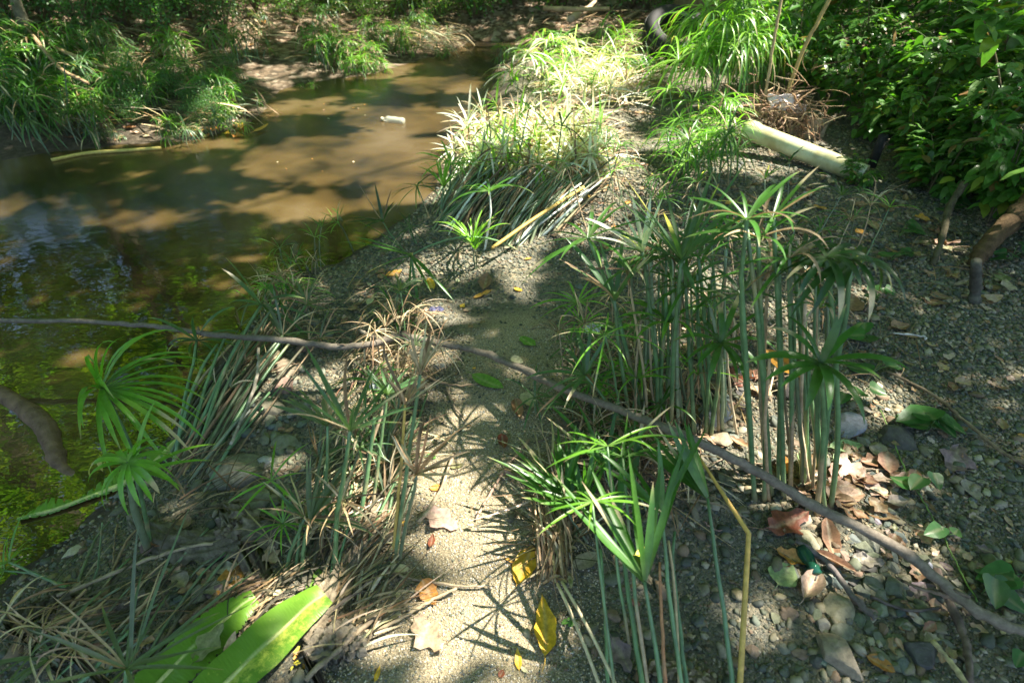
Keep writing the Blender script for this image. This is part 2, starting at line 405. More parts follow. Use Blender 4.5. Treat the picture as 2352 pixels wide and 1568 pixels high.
# ------------------------------------------------------------------ umbrella sedges
GREENS = {
 'grey': (.075, .150, .060), 'green': (.060, .165, .026), 'dark': (.028, .075, .020), 'bright': (.15, .34, .035), 'lime': (.19, .40, .04),
 'yel': (.30, .38, .13), 'dry': (.36, .27, .155), 'straw': (.54, .45, .29), 'brown': (.20, .135, .075), 'stem': (.10, .19, .085), 'pale': (.72, .73, .60),  # pale is whitened to carry the sun's glare on the lit bank
 'ochre': (.50, .33, .09), 'rust': (.30, .15, .07), 'lightstem': (.24, .32, .19), 'mudstem': (.085, .08, .05), 'grstem': (.12, .16, .09)}
def whorl(mb, c, axis, n=14, L=.17, w=.0085, spread=65, droop=1.1, col='green', dry=0.0, jit=.25, az0=None, arc=360, mb_dry=None, seg=9):
    axis = nrm(np.asarray(axis, float)); c = np.asarray(c, float)
    a = nrm(np.cross(axis, [.31, .22, .91] if abs(axis[2]) < .9 else [1, 0.1, 0])); b = np.cross(axis, a)
    az0 = rng.uniform(0, 360) if az0 is None else az0
    base = GREENS[col] if isinstance(col, str) else col
    for k in range(n):
        az = R(az0 + arc * (k + rng.uniform(-.35, .35)) / n)
        sp = R(spread * rng.uniform(1 - jit, 1 + jit * .7))
        rad = math.cos(az) * a + math.sin(az) * b
        d = nrm(math.cos(sp) * axis + math.sin(sp) * rad)
        Lk = L * rng.uniform(.72, 1.12); wk = w * rng.uniform(.75, 1.2)
        isdry = rng.random() < dry
        cc = cj(GREENS[rng.choice(['dry', 'straw', 'dry', 'brown'])] if isdry else base, .16)
        dr = droop * rng.uniform(.7, 1.35) * (1.3 if isdry else 1)
        pts = [c + d * .002]; s0 = nrm(np.cross(d, [0, 0, 1]) + 1e-3 * a)
        dd_ = d.copy(); tw = rng.uniform(-.5, .5) * (3 if isdry else 1)
        for i in range(seg):
            dd_ = nrm(dd_ + np.array([0, 0, -1]) * dr * (1 / seg) * (0.35 + 1.3 * i / seg) + (rv(.10) if isdry else rv(.025)))
            pts.append(pts[-1] + dd_ * Lk / seg)
        pts = np.array(pts); n_ = len(pts); t = np.linspace(0, 1, n_)
        wid = wk * np.interp(t, [0, .12, .4, .8, 1], [.5, .75, 1, .62, .06]) * (.8 if isdry else 1)
        tan = np.gradient(pts, axis=0)
        sd = np.cross(tan, np.array([0, 0, 1.0])[None]); sd = np.where(np.linalg.norm(sd, axis=1)[:, None] < 1e-5, s0[None], sd)
        sd = sd / (np.linalg.norm(sd, axis=1)[:, None] + 1e-9)
        up = np.cross(sd, tan / (np.linalg.norm(tan, axis=1)[:, None] + 1e-9))
        ang = tw * t; sd = sd * np.cos(ang)[:, None] + up * np.sin(ang)[:, None]
        cols = np.tile(cc, (n_, 1))
        if not isdry:
            cols[:2] = cols[:2] * .6 + np.array((.2, .26, .12)) * .4
            tipd = rng.random()
            if tipd < .5: cols[-1] = GREENS['dry']; cols[-2] = (cols[-2] + np.array(GREENS['yel'])) / 2
            if tipd < .14: cols[-4:-1] = GREENS['straw']
        ribbon(mb_dry if (isdry and mb_dry is not None) else mb, pts, wid, sd, cols, fold=.32 if not isdry else .6)
def stem_curve(b, h, bow, n=14):
    mid = (b + h) / 2 + bow; t = np.linspace(0, 1, n)[:, None]
    return (1 - t) ** 2 * b + 2 * t * (1 - t) * mid + t * t * h
def make_stem(root, org, b, h, bow, r=.0042, col='stem', wh=None, sheath=True, name='stem'):
    b = np.array(b, float); h = np.array(h, float)
    pts = stem_curve(b, h, np.array(bow, float)); n = len(pts); t = np.linspace(0, 1, n)
    kk = rng.uniform(.15, .85); off = rv(.014) * [1, 1, 0]; pts = pts + np.interp(t, [0, kk, 1], [0, 1, 0])[:, None] * off + nr.normal(0, .0006, pts.shape) * (t * (1 - t) * 4)[:, None]
    c = np.tile(cj(GREENS[col], .12), (n, 1))
    dryc = np.array(cj(GREENS['dry' if col in ('stem', 'grstem') else 'brown'], .2))
    if sheath:
        k = np.clip(1 - t * 9, 0, 1)[:, None]; c = c * (1 - k * .8) + dryc * k * .8
    if rng.random() < .35: q_ = rng.randint(3, n - 3); c[q_] = c[q_] * .3 + dryc * .7
    if col == 'stem' and rng.random() < .2: c[:rng.randint(3, 7)] = dryc
    if col == 'stem': c = c * (1 - .25 * t[:, None]) + np.array((.16, .25, .08)) * .12
    mb = MB(); tube(mb, pts, r * np.interp(t, [0, .08, .5, 1], [1.35, 1.1, 1, .72]), c, 7)
    isd = col not in ('stem', 'grstem', 'lightstem')
    st = mb.build(name, M_DSTEM if isd else M_STEM, parent=root, origin=org)
    if wh:
        wh = dict(wh); ax = nrm(pts[-1] - pts[-3]); ax = nrm(ax + np.array(wh.pop('tilt', (0, 0, 0)), float))
        allr = wh.pop('alldry', False)
        mw = MB(); md = MB()
        if allr: wh['dry'] = 1.0
        whorl(mw, pts[-1], ax, mb_dry=md, **wh)
        if mw.n: mw.build('leaf_whorl', M_BRACT, parent=st, origin=org)
        if md.n: md.build('dry_leaf_whorl', M_DRYB, parent=st, origin=org)
    return st
def solve(bp, hp, mode, val):
    b = G(*bp); b[2] -= .01
    if mode == 'y': h = at_y(hp[0], hp[1], b[1] + val)
    else:
        g = G(*hp); h = at_z(hp[0], hp[1], val) if mode == 'z' else G(hp[0], hp[1], val)
    return b, h
def clump(label, stems, group=None, name='umbrella_sedge', extra=None):
    bs = [solve(s[0], s[1], s[2], s[3]) for s in stems]
    org = np.mean([b for b, h in bs], axis=0) if bs else extra[0]
    org[2] = h1(org[0], org[1])
    root = empty(name, org, label, 'sedge', group)
    for s, (b, h) in zip(stems, bs):
        o = s[4] if len(s) > 4 else {}
        o = dict(o); bow = o.pop('bow', None)
        ln = np.linalg.norm(h - b)
        if bow is None: bow = (rng.uniform(-.03, .03) * ln, rng.uniform(-.03, .03) * ln, 0.0)
        make_stem(root, org, b, h, bow, **o)
    return root, org
W = dict
def fillst(n, cx, cy, rx, ry, hr=(.15, .4), lean=(0, 0), dryp=.3, hw=None, cols=('green', 'grey', 'bright'), wkw=None):
    """short stems growing between the main ones; returns explicit (base, head) stems"""
    out = []
    for _ in range(n):
        a = rng.uniform(0, 6.283); q = math.sqrt(rng.random())
        b = G(cx + rx * q * math.cos(a), cy + ry * q * math.sin(a)); b[2] -= .01
        hh = rng.uniform(*hr)
        h = b + np.array([lean[0] + rng.uniform(-.3, .3), lean[1] + rng.uniform(-.25, .35), 1]) * hh
        dry = rng.random() < dryp
        kw = dict(n=rng.randint(8, 14), L=rng.uniform(.09, .17), w=rng.uniform(.005, .009), spread=rng.uniform(45, 80), droop=rng.uniform(.7, 1.8), col=rng.choice(cols), dry=.1)
        if wkw: kw.update(wkw)
        if dry: kw['alldry'] = True; kw['spread'] = rng.uniform(30, 110); kw['w'] = kw['w'] * .8
        out.append((b, h, dict(col='dry' if dry else rng.choice(['stem', 'grstem']), r=rng.uniform(.002, .0034), wh=kw)))
    return out
def add_explicit(root, org, lst):
    for b, h, o in lst:
        ln = np.linalg.norm(h - b)
        make_stem(root, org, b, h, (rng.uniform(-.06, .06) * ln, rng.uniform(-.06, .06) * ln, .03 * ln), **o)

# --- the tall stand right of the path
whero = W(n=15, L=.25, w=.0135, spread=52, droop=.12, col='grey', jit=.35, tilt=(-.05, .45, .1))
st = [
 ((1535, 1005), (1565, 598), 'y', .02, W(r=.0062, wh=whero)),
 ((1508, 985), (1476, 579), 'y', .05, W(r=.0055, wh=W(n=9, L=.15, w=.013, spread=35, droop=.5, col='pale', tilt=(-.2, 0, .2)))),
 ((1480, 975), (1351, 548), 'y', .06, W(r=.0058, wh=W(n=13, L=.19, w=.010, spread=75, droop=.8, col='green'))),
 ((1452, 990), (1412, 691), 'y', .0, W(r=.005, wh=W(n=11, L=.20, w=.013, spread=38, droop=.3, col='grey', dry=.08))),
 ((1514, 985), (1530, 590), 'y', .08, W(r=.0055, wh=W(n=12, L=.2, w=.012, spread=70, droop=1.0, col='grey'))),
 ((1541, 960), (1535, 742), 'y', .0, W(r=.0045, wh=W(n=11, L=.16, w=.014, spread=45, droop=1.2, col='bright'))),
 ((1622, 1000), (1604, 590), 'y', .05, W(r=.0055, wh=W(n=9, L=.15, w=.010, spread=65, droop=.8, col='grey', dry=.2))),
 ((1598, 1000), (1575, 659), 'y', .03, W(r=.0055, wh=W(n=10, L=.16, w=.011, spread=70, droop=.9, col='green'))),
 ((1630, 850), (1633, 560), 'y', .02, W(r=.005, bow=(.03, 0, 0), wh=W(n=12, L=.18, w=.011, spread=70, droop=.9, col='green'))),
 ((1640, 860), (1674, 530), 'y', .03, W(r=.005, wh=W(n=12, L=.2, w=.011, spread=70, droop=.9, col='green'))),
 ((1634, 1000), (1655, 787), 'y', -.02, W(r=.0056, wh=W(n=13, L=.155, w=.016, spread=62, droop=1.5, col='green', tilt=(0, -.3, 0)))),
 ((1727, 1080), (1700, 675), 'y', .05, W(r=.0045, wh=W(n=12, L=.10, w=.009, spread=65, droop=.8, col='grey'))),
 ((1736, 1150), (1716, 505), 'y', .08, W(r=.006, wh=W(n=10, L=.13, w=.010, spread=60, droop=.7, col='green', dry=.2))),
 ((1757, 1150), (1716, 528), 'y', .09, W(r=.0058, wh=None)),
 ((1775, 1140), (1741, 547), 'y', .07, W(r=.0058, wh=W(n=9, L=.14, w=.010, spread=65, droop=.9, col='green', dry=.3))),
 ((1803, 1145), (1777, 500), 'y', .08, W(r=.006, wh=W(n=10, L=.13, w=.009, spread=60, droop=.8, col='green', dry=.3))),
 ((1790, 1120), (1790, 620), 'y', .04, W(r=.005, wh=W(n=10, L=.14, w=.01, spread=70, droop=1.2, col='green', dry=.3))),
 ((1818, 1130), (1812, 640), 'y', .03, W(r=.0055, wh=None)),
 ((1768, 1150), (1768, 820), 'y', .0, W(r=.0045, col='dry', wh=None)),
 ((1865, 1100), (1825, 600), 'y', .05, W(r=.0058, wh=W(n=9, L=.10, w=.014, spread=70, droop=2.2, col='green', dry=.8))),
 ((1885, 1080), (1840, 577), 'y', .05, W(r=.0058, wh=W(n=10, L=.13, w=.010, spread=70, droop=1.2, col='dark'))),
 ((1910, 1165), (1898, 592), 'y', .05, W(r=.0062, bow=(.035, 0, 0), wh=W(n=12, L=.13, w=.013, spread=85, droop=2.0, col='dark'))),
 ((1895, 1165), (1956, 596), 'y', .05, W(r=.0062, bow=(-.05, 0, 0), wh=W(n=14, L=.15, w=.015, spread=85, droop=2.0, col='dark'))),
 ((1878, 1185), (1885, 835), 'y', .0, W(r=.0064, wh=W(n=12, L=.15, w=.019, spread=55, droop=1.1, col='green', tilt=(0, -.35, 0)))),
 ((1900, 1180), (1893, 800), 'y', .02, W(r=.006, wh=None)),
 ((1696, 1000), (1668, 790), 'y', .0, W(r=.0035, col='straw', wh=None)),
 ((1480, 1020), (1345, 862), 'y', .0, W(r=.0048, wh=W(n=14, L=.17, w=.012, spread=60, droop=1.0, col='grey', dry=.1))),
 ((1440, 1010), (1389, 770), 'y', -.05, W(r=.003, wh=W(n=9, L=.16, w=.005, spread=80, droop=1.2, col='bright'))),
]
for k in range(27):
    bx, by = rng.uniform(1450, 1680), rng.uniform(930, 1010); st.append(((bx, by), (bx + rng.uniform(-60, 30), rng.uniform(560, 760)), 'y', rng.uniform(-.02, .1), W(r=rng.uniform(.0032, .0055), col=rng.choice(['stem', 'stem', 'grstem', 'dry', 'lightstem', 'lightstem']), wh=(W(n=8, L=rng.uniform(.06, .11), w=.008, spread=65, droop=1.2, col='green', dry=.5) if rng.random() < .5 else None))))
for k in range(13):
    bx, by = rng.uniform(1730, 1900), rng.uniform(1080, 1170); st.append(((bx, by), (bx + rng.uniform(-45, 20), rng.uniform(540, 720)), 'y', rng.uniform(.0, .1), W(r=rng.uniform(.0035, .0055), col=rng.choice(['stem', 'stem', 'grstem', 'straw', 'dry']), wh=(W(n=8, L=rng.uniform(.07, .12), w=.008, spread=65, droop=1.5, col='green', dry=.6) if rng.random() < .4 else None))))
root, org = clump('tall upright sedge stand right of the path, with the widest grey green umbrella', st)
add_explicit(root, org, fillst(34, 1420, 900, 200, 150, (.05, .22), (-.12, 0), .55))
add_explicit(root, org, fillst(14, 1600, 740, 240, 160, (.06, .22), (0, .1), .45))
add_explicit(root, org, fillst(14, 1800, 620, 160, 90, (.1, .4), (0, .1), .3, cols=('green', 'dark', 'bright')))
add_explicit(root, org, fillst(12, 1480, 520, 140, 60, (.12, .4), (-.1, .1), .15))

# --- foreground stand, bottom right of centre
st = [
 ((1535, 1720), (1480, 1335), 'z', .30, W(r=.0046, bow=(.0, 0, .02), wh=W(n=11, L=.26, w=.0145, spread=32, droop=.12, col='green', jit=.35, tilt=(-.1, .5, .0)))),
 ((1430, 1720), (1360, 1152), 'z', .36, W(r=.0034, wh=W(n=10, L=.145, w=.0062, spread=84, droop=1.1, col='bright'))),
 ((1450, 1500), (1395, 1025), 'z', .38, W(r=.0034, wh=W(n=9, L=.17, w=.0062, spread=84, droop=1.0, col='bright'))),
 ((1700, 1740), (1625, 1143), 'z', .30, W(r=.0048, bow=(.015, 0, 0), wh=W(n=12, L=.17, w=.017, spread=20, droop=-.3, col='green', tilt=(-.9, .9, .0)))),
 ((1590, 1740), (1520, 1180), 'z', .28, W(r=.0046, wh=W(n=8, L=.19, w=.013, spread=40, droop=.4, col='green', tilt=(-.2, .5, 0)))),
 ((1500, 1700), (1420, 1200), 'z', .2, W(r=.0056, wh=W(n=7, L=.2, w=.013, spread=35, droop=.5, col='green', tilt=(-.3, .6, 0)))),
 ((1410, 1700), (1380, 1260), 'z', .16, W(r=.004, wh=None)),
 ((1540, 1740), (1515, 1290), 'z', .22, W(r=.0038, col='rust', wh=None)),
 ((1570, 1740), (1535, 1240), 'z', .24, W(r=.0036, col='dry', wh=None)),
 ((1600, 1720), (1550, 1220), 'z', .2, W(r=.0042, wh=None)),
 ((1500, 1650), (1430, 1050), 'z', .30, W(r=.004, wh=W(n=9, L=.17, w=.009, spread=70, droop=1.1, col='green'))),
]
root, org = clump('nearest sedge stand at the bottom right of centre, with thin bright green spidery umbrellas', st)
add_explicit(root, org, fillst(14, 1400, 1080, 110, 70, (.05, .15), (-.1, .1), .5, cols=('green', 'bright', 'grey')))
add_explicit(root, org, fillst(5, 1400, 1200, 90, 60, (.06, .14), (-.45, .35), .1, cols=('green', 'green'), wkw=W(L=.2, w=.013, spread=35, droop=.4)))
# kinked dry stalk
b = G(1690, 1740); h = at_z(1600, 1040, .30); kx = at_z(1720, 1225, .27)
mb = MB(); pts = np.vstack([np.linspace(b, kx, 9), np.linspace(kx, h, 7)[1:]])
tube(mb, pts, np.interp(np.linspace(0, 1, len(pts)), [0, .5, 1], [.0062, .0055, .003]), GREENS['ochre'], 7)
mb.build('dry_stalk', M_DSTEM, label='kinked yellow ochre stalk standing in front of the foreground sedge', category='stalk')
for (bp, hp, lb) in [(((1470, 1700)), (1290, 1335), 'longest straw coloured stalk running down from the withered sedge head'), ((1420, 1700), (1280, 1340), 'short straw coloured stalk bent away beside the withered sedge head')]:
    b = G(*bp, .02); h = G(*hp, .06); mb = MB(); tube(mb, stem_curve(b, h, np.array([0, 0, .05])), .0035, GREENS['straw'], 6)
    mb.build('dry_stalk', M_DSTEM, label=lb, category='stalk')
# withered head at the path edge
hd = G(1275, 1290, .04); root = empty('withered_sedge', hd, 'withered brown sedge head hanging down beside the large yellow leaf on the path', 'sedge')
mb = MB()
for k in range(70):
    a = G(1275 + rng.uniform(-45, 45), 1290 + rng.uniform(-50, 55), rng.uniform(.015, .07)); e = G(1255 + rng.uniform(-55, 50), 1130 + rng.uniform(-40, 100), rng.uniform(.01, .10))
    q = bez(a, (a + e) / 2 + rv(.03) + [0, 0, .04], e, 9); ribbon(mb, q, .0065 * np.interp(np.linspace(0, 1, 9), [0, .3, 1], [.6, 1, .15]), nrm(rv() + [.6, 0, .3]), cj(GREENS[rng.choice(['dry', 'straw', 'brown', 'dry'])], .25), .6)
mb.build('dry_leaf_whorl', M_DRYB, parent=root, origin=hd)
mb = MB()
for k in range(26):
    c = G(1280 + rng.uniform(-40, 40), 1300 + rng.uniform(-45, 40), rng.uniform(.01, .05)); ax = nrm(rv() + [.3, -.5, 0])
    q = [c + ax * s_ + np.array([0, 0, .012 * math.sin(s_ * 90)]) for s_ in np.linspace(-.02, .02, 6)]
    ribbon(mb, q, [.004, .009, .011, .011, .008, .003], nrm(np.cross(ax, [0, .2, 1])), cj(GREENS['dry'], .3), .8)
mb.build('bract_tuft', M_DRYB, parent=root, origin=hd)

# --- middle left stand beside the path
st = [
 ((765, 1310), (804, 990), 'y', .05, W(r=.0052, wh=W(n=13, L=.185, w=.010, spread=48, droop=.25, col='grey', dry=.35, tilt=(-.1, .25, .1)))),
 ((735, 1230), (752, 978), 'y', .05, W(r=.004, wh=W(n=11, L=.13, w=.012, spread=45, droop=.5, col='grstem', dry=.2, tilt=(-.3, .2, 0)))),
 ((850, 1190), (890, 908), 'y', .12, W(r=.0045, wh=W(n=14, L=.12, w=.009, spread=52, droop=.4, col='grey', tilt=(-.1, .3, 0)))),
 ((905, 1290), (965, 861), 'y', .12, W(r=.0048, wh=W(n=10, L=.12, w=.010, spread=25, droop=.1, col='dry', alldry=True))),
 ((900, 1290), (930, 930), 'y', .1, W(r=.004, col='ochre', wh=W(n=12, L=.13, w=.009, spread=40, droop=.3, col='dry', alldry=True))),
 ((915, 1290), (956, 1091), 'y', .02, W(r=.0045, col='grstem', wh=W(n=16, L=.14, w=.010, spread=48, droop=.35, col='dry', alldry=True, tilt=(.25, .3, 0)))),
 ((820, 1210), (860, 960), 'y', .1, W(r=.0055, wh=None)),
 ((830, 1180), (885, 930), 'y', .1, W(r=.005, col='dry', wh=None)),
]
for k in range(46):
    bx, by = rng.uniform(690, 860), rng.uniform(1180, 1400); q = rng.uniform(.6, 1.1)
    st.append(((bx, by), (bx + rng.uniform(60, 170) * q, by - rng.uniform(260, 380) * q), 'h', rng.uniform(.01, .08), W(r=rng.uniform(.003, .0052), col=rng.choice(['stem', 'grstem', 'grstem', 'dry', 'mudstem', 'brown']), wh=(W(n=9, L=rng.uniform(.08, .14), w=.007, spread=45, droop=.5, col='grstem', dry=.5) if rng.random() < .3 else None), bow=(-.01, 0, .01))))
root, org = clump('sedge clump along the left edge of the sandy path, half green and half straw coloured', st)
add_explicit(root, org, fillst(24, 885, 900, 60, 150, (.05, .24), (.28, .25), .62, cols=('green', 'grey', 'grstem')))
add_explicit(root, org, fillst(6, 820, 1100, 60, 110, (.05, .2), (.15, .2), .6, cols=('grey', 'grstem')))
st = [
 ((655, 1310), (700, 1190), 'y', .05, W(r=.0048, wh=W(n=20, L=.17, w=.007, spread=68, droop=.5, col='grey', dry=.72, tilt=(-.05, .35, 0)))),
 ((690, 1320), (712, 1200), 'y', .05, W(r=.0046, wh=W(n=11, L=.20, w=.009, spread=24, droop=.1, col='grstem', tilt=(-.1, .3, 0)))),
 ((675, 1310), (690, 1200), 'y', .05, W(r=.004, wh=None)),
 ((690, 1215), (623, 1103), 'y', -.02, W(r=.0028, wh=W(n=7, L=.14, w=.0062, spread=80, droop=.7, col='bright'))),
 ((765, 1300), (785, 1150), 'y', .03, W(r=.004, col='dry', wh=W(n=12, L=.13, w=.006, spread=70, droop=1.3, col='dry', alldry=True))),
]
root, org = clump('low spiky half dry sedge above the long orange leaf at lower left', st)
add_explicit(root, org, fillst(5, 700, 1260, 80, 60, (.04, .12), (.1, .1), .8))
# lone small sedges
clump('small bright lime sedge growing alone on sunlit gravel in the middle of the path', [((1092, 618), (1085, 560), 'y', .0, W(r=.004, col='grstem', wh=W(n=22, L=.19, w=.009, spread=42, droop=1.1, col='lime', tilt=(0, 0, .3)))), ((1096, 618), (1092, 575), 'y', 0, W(r=.003, col='grstem', wh=W(n=12, L=.16, w=.008, spread=28, droop=.8, col='lime')))])
clump('sedge stem arching sideways over gravel with a fan at its left end', [((1190, 572), (944, 587), 'h', .18, W(r=.0042, bow=(.02, 0, .16), wh=W(n=13, L=.26, w=.014, spread=72, droop=.3, col='green', jit=.4, tilt=(.3, -.3, -.1))))])

# --- stand lodged by flood along the water, left
st = []
for (bx, by, hx, hy, dz, kw) in [
 (405, 1060, 452, 782, .20, W(n=13, L=.17, w=.014, spread=75, droop=1.2, col='grey')),
 (420, 1050, 520, 770, .18, None), (430, 1050, 600, 700, .20, W(n=10, L=.2, w=.015, spread=80, droop=.8, col='grey')),
 (440, 1060, 640, 690, .18, W(n=9, L=.14, w=.010, spread=70, droop=1.2, col='green', dry=.3)), (450, 1050, 560, 760, .16, None),
 (460, 1055, 650, 770, .10, W(n=11, L=.17, w=.011, spread=60, droop=.6, col='grstem', dry=.2)),
 (470, 1060, 704, 700, .12, W(n=12, L=.14, w=.011, spread=55, droop=.6, col='grstem', dry=.3, tilt=(.3, .2, 0))), (395, 1070, 500, 790, .18, None), (480, 1065, 690, 760, .08, None)]:
    st.append(((bx, by), (hx, hy), 'h', dz, W(r=.0058, col=rng.choice(['stem', 'grstem', 'stem']), wh=kw, bow=(-.02, 0, .03))))
for k in range(46):
    bx, by = rng.uniform(370, 480), rng.uniform(980, 1140); dx = rng.uniform(120, 260); 
    st.append(((bx, by), (bx + dx, by - dx * rng.uniform(1.2, 1.7)), 'h', rng.uniform(.01, .10), W(r=rng.uniform(.003, .0058), col=rng.choice(['mudstem', 'brown', 'grstem', 'dry', 'mudstem', 'stem']), wh=(None if rng.random() < .55 else W(n=9, L=rng.uniform(.08, .15), w=.007, spread=50, droop=.9, col='grstem', dry=.7)), bow=(-.01, 0, .02))))
root, org = clump('long sedge stems flattened side by side along the near waterline, crossed by the fallen branch', st)
add_explicit(root, org, fillst(16, 640, 700, 70, 40, (.04, .14), (.2, .3), .6))
st = []
for k in range(34):
    bx, by = rng.uniform(60, 420), rng.uniform(1380, 1640); q = rng.uniform(.5, 1.1)
    st.append(((bx, by), (bx + rng.uniform(110, 240) * q, by - rng.uniform(120, 260) * q), 'h', rng.uniform(.01, .05), W(r=rng.uniform(.0025, .005), col=rng.choice(['grstem', 'stem', 'grstem', 'dry', 'mudstem', 'mudstem', 'brown']), wh=None, bow=(-.01, 0, .01))))
clump('loose grey green stems fallen across the mud in the lower left corner', st)
# drooping umbrella and bright one at the waterline
clump('sedge with one large drooping dark green umbrella bowed over the water', [((325, 1085), (235, 893), 'y', .0, W(r=.0058, bow=(.02, 0, .03), wh=W(n=26, L=.30, w=.014, spread=42, droop=1.5, col='bright', tilt=(4, -.8, 1.2)))), ])
clump('glossy bright green sedge drooping over the waterline below the dark drooping one', [((340, 1262), (292, 1062), 'y', .02, W(r=.0085, col='grstem', wh=W(n=17, L=.135, w=.014, spread=80, droop=2.5, col='bright', tilt=(.1, -.2, 0)))), ((345, 1255), (310, 1090), 'y', .05, W(r=.005, wh=W(n=5, L=.22, w=.015, spread=32, droop=.7, col='bright', tilt=(1.1, .3, 0))))])
clump('thin bright sedge sprawling at the far left bottom water edge', [((180, 1350), (20, 1290), 'y', .02, W(r=.0035, wh=W(n=9, L=.13, w=.006, spread=70, droop=.8, col='bright'))), ((195, 1355), (10, 1310), 'h', .05, W(r=.003, wh=W(n=7, L=.12, w=.006, spread=70, droop=.8, col='bright'))), ((200, 1350), (235, 1200), 'y', .0, W(r=.0022, wh=None))])
root, org = clump('blurred grey green sedge fan in the bottom left corner', [((280, 1620), (290, 1535), 'y', .02, W(r=.005, wh=W(n=16, L=.20, w=.008, spread=62, droop=.35, col='grstem', dry=.25, tilt=(0, .3, 0)))), ((285, 1640), (300, 1540), 'y', .04, W(r=.004, wh=W(n=5, L=.30, w=.008, spread=28, droop=.1, col='grstem', tilt=(.5, .6, 0))))])
add_explicit(root, org, fillst(5, 120, 1500, 110, 60, (.03, .1), (.1, .1), .7, cols=('grstem', 'grey')))
# sprouts at water edge
for k, (cx, cy, lb) in enumerate([(640, 600, 'grassy sprout tuft standing in shallow water left of the arching stem'), (780, 560, 'grassy sprouts rising from the shallows, right of the other tuft'), (700, 630, 'lowest of the three grassy tufts at the muddy water edge')]):
    b = G(cx, cy); root = empty('young_sedge', b, lb, 'sedge', 'young grassy sedges in the shallows')
    add_explicit(root, b, fillst(13, cx, cy, 45, 26, (.06, .22), (0, 0), .06, cols=('bright', 'green'), wkw=W(n=7, L=.11, w=.0045, spread=50, droop=1.0)))
clump('dark sedge fan leaning over the water beside the arching stem', [((930, 575), (880, 510), 'y', -.03, W(r=.004, wh=W(n=9, L=.18, w=.011, spread=50, droop=.3, col='dark', dry=.1)))])
clump('dark thin legged sedge at the water edge below the sunlit bank', [((960, 560), (940, 520), 'y', 0, W(r=.003, wh=W(n=13, L=.16, w=.006, spread=85, droop=1.0, col='dark'))), ((985, 500), (958, 428), 'y', 0, W(r=.003, wh=W(n=12, L=.18, w=.008, spread=85, droop=1.0, col='green')))])

# --- big flattened stand at centre, full sun put into the white of its tops
st = []
for k in range(250):
    bx = rng.uniform(985, 1275); by = 548 + 30 * (bx > 1100) - rng.uniform(0, 95) * (1 - (bx - 985) / 900); by -= max(0, bx - 1180) * .35
    q = rng.uniform(.6, 1.1); hx = bx + rng.uniform(60, 170) * q; hy = by - rng.uniform(120, 180) * q
    wk = None
    if hy < 385 and rng.random() < .55: wk = W(n=rng.randint(8, 13), L=rng.uniform(.13, .22), w=rng.uniform(.011, .017), spread=rng.uniform(50, 85), droop=rng.uniform(.4, 1.1), col=rng.choice(['pale', 'pale', 'yel', 'lime', 'straw', 'pale']), dry=.25)
    st.append(((bx, by), (hx, hy), 'h', rng.uniform(.03, .17), W(r=rng.uniform(.0035, .0062), col=rng.choice(['grstem', 'pale', 'mudstem', 'dry', 'grstem', 'grstem', 'brown', 'stem']), bow=(-.02, -.02, rng.uniform(.0, .04)), wh=wk)))
for k in range(70):
    bx, by = rng.uniform(1050, 1360), rng.uniform(275, 390)
    st.append(((bx, by), (bx + rng.uniform(-20, 40), by - rng.uniform(8, 40)), 'h', rng.uniform(.06, .22), W(r=.0035, col='grstem', wh=W(n=rng.randint(9, 14), L=rng.uniform(.14, .23), w=rng.uniform(.012, .018), spread=rng.uniform(65, 95), droop=rng.uniform(.4, .9), col=rng.choice(['pale', 'straw', 'pale', 'lime', 'pale']), dry=.3))))
st += [((1112, 575), (1125, 440), 'y', .05, W(r=.0052, col='pale', wh=W(n=14, L=.21, w=.013, spread=75, droop=.9, col='green'))),
 ((1020, 500), (1018, 430), 'y', .02, W(r=.005, wh=W(n=12, L=.2, w=.012, spread=35, droop=.9, col='bright'))),
 ((1035, 470), (1035, 380), 'y', .0, W(r=.005, wh=W(n=16, L=.24, w=.012, spread=60, droop=1.2, col='lime'))),
 ((1180, 430), (1215, 250), 'y', .05, W(r=.004, wh=W(n=10, L=.2, w=.009, spread=80, droop=.9, col='lime'))),
 ((1085, 430), (1120, 290), 'y', .05, W(r=.004, wh=W(n=12, L=.2, w=.009, spread=85, droop=1.4, col='lime'))),
 ((1275, 450), (1290, 290), 'y', .05, W(r=.004, wh=W(n=12, L=.24, w=.011, spread=80, droop=1.1, col='dark')))]
root, org = clump('large flood flattened sedge stand on the sunlit bank, its tops whitened for the sun glare', st)
# fallen straw coloured cane across it
mb = MB(); tube(mb, catmull([G(1130, 570, .08), G(1230, 500, .12), G(1340, 430, .12)], 6), .008, GREENS['ochre'], 7); mb.build('dry_stalk', M_DSTEM, label='thick straw yellow stalk lying over the flattened sedge stems', category='stalk')

# --- stand right of the upper path, drooping glossy whorls
st = []
for k in range(30):
    bx, by = rng.uniform(1555, 1700), rng.uniform(350, 440)
    st.append(((bx, by), (bx + rng.uniform(-30, 30), by - rng.uniform(40, 150)), 'y', rng.uniform(-.1, .1), W(r=.004, wh=W(n=rng.randint(12, 18), L=rng.uniform(.17, .26), w=rng.uniform(.008, .012), spread=72, droop=rng.uniform(1.2, 2.2), col=rng.choice(['bright', 'lime', 'green', 'bright']), dry=.06))))
clump('arching glossy green sedge mound between the upper path and the cream pipe', st)
st = []
for k in range(26):
    bx, by = rng.uniform(1585, 1740), rng.uniform(200, 275)
    st.append(((bx, by), (bx + rng.uniform(-30, 15), by - rng.uniform(90, 215)), 'y', rng.uniform(-.1, .1), W(r=.0042, wh=W(n=rng.randint(16, 22), L=rng.uniform(.38, .52), w=rng.uniform(.011, .015), spread=75, droop=rng.uniform(2.2, 3.4), col=rng.choice(['lime', 'bright', 'lime', 'green'])))))
clump('tall weeping sedge with backlit yellow green blades beside the black tyre', st)
st = []
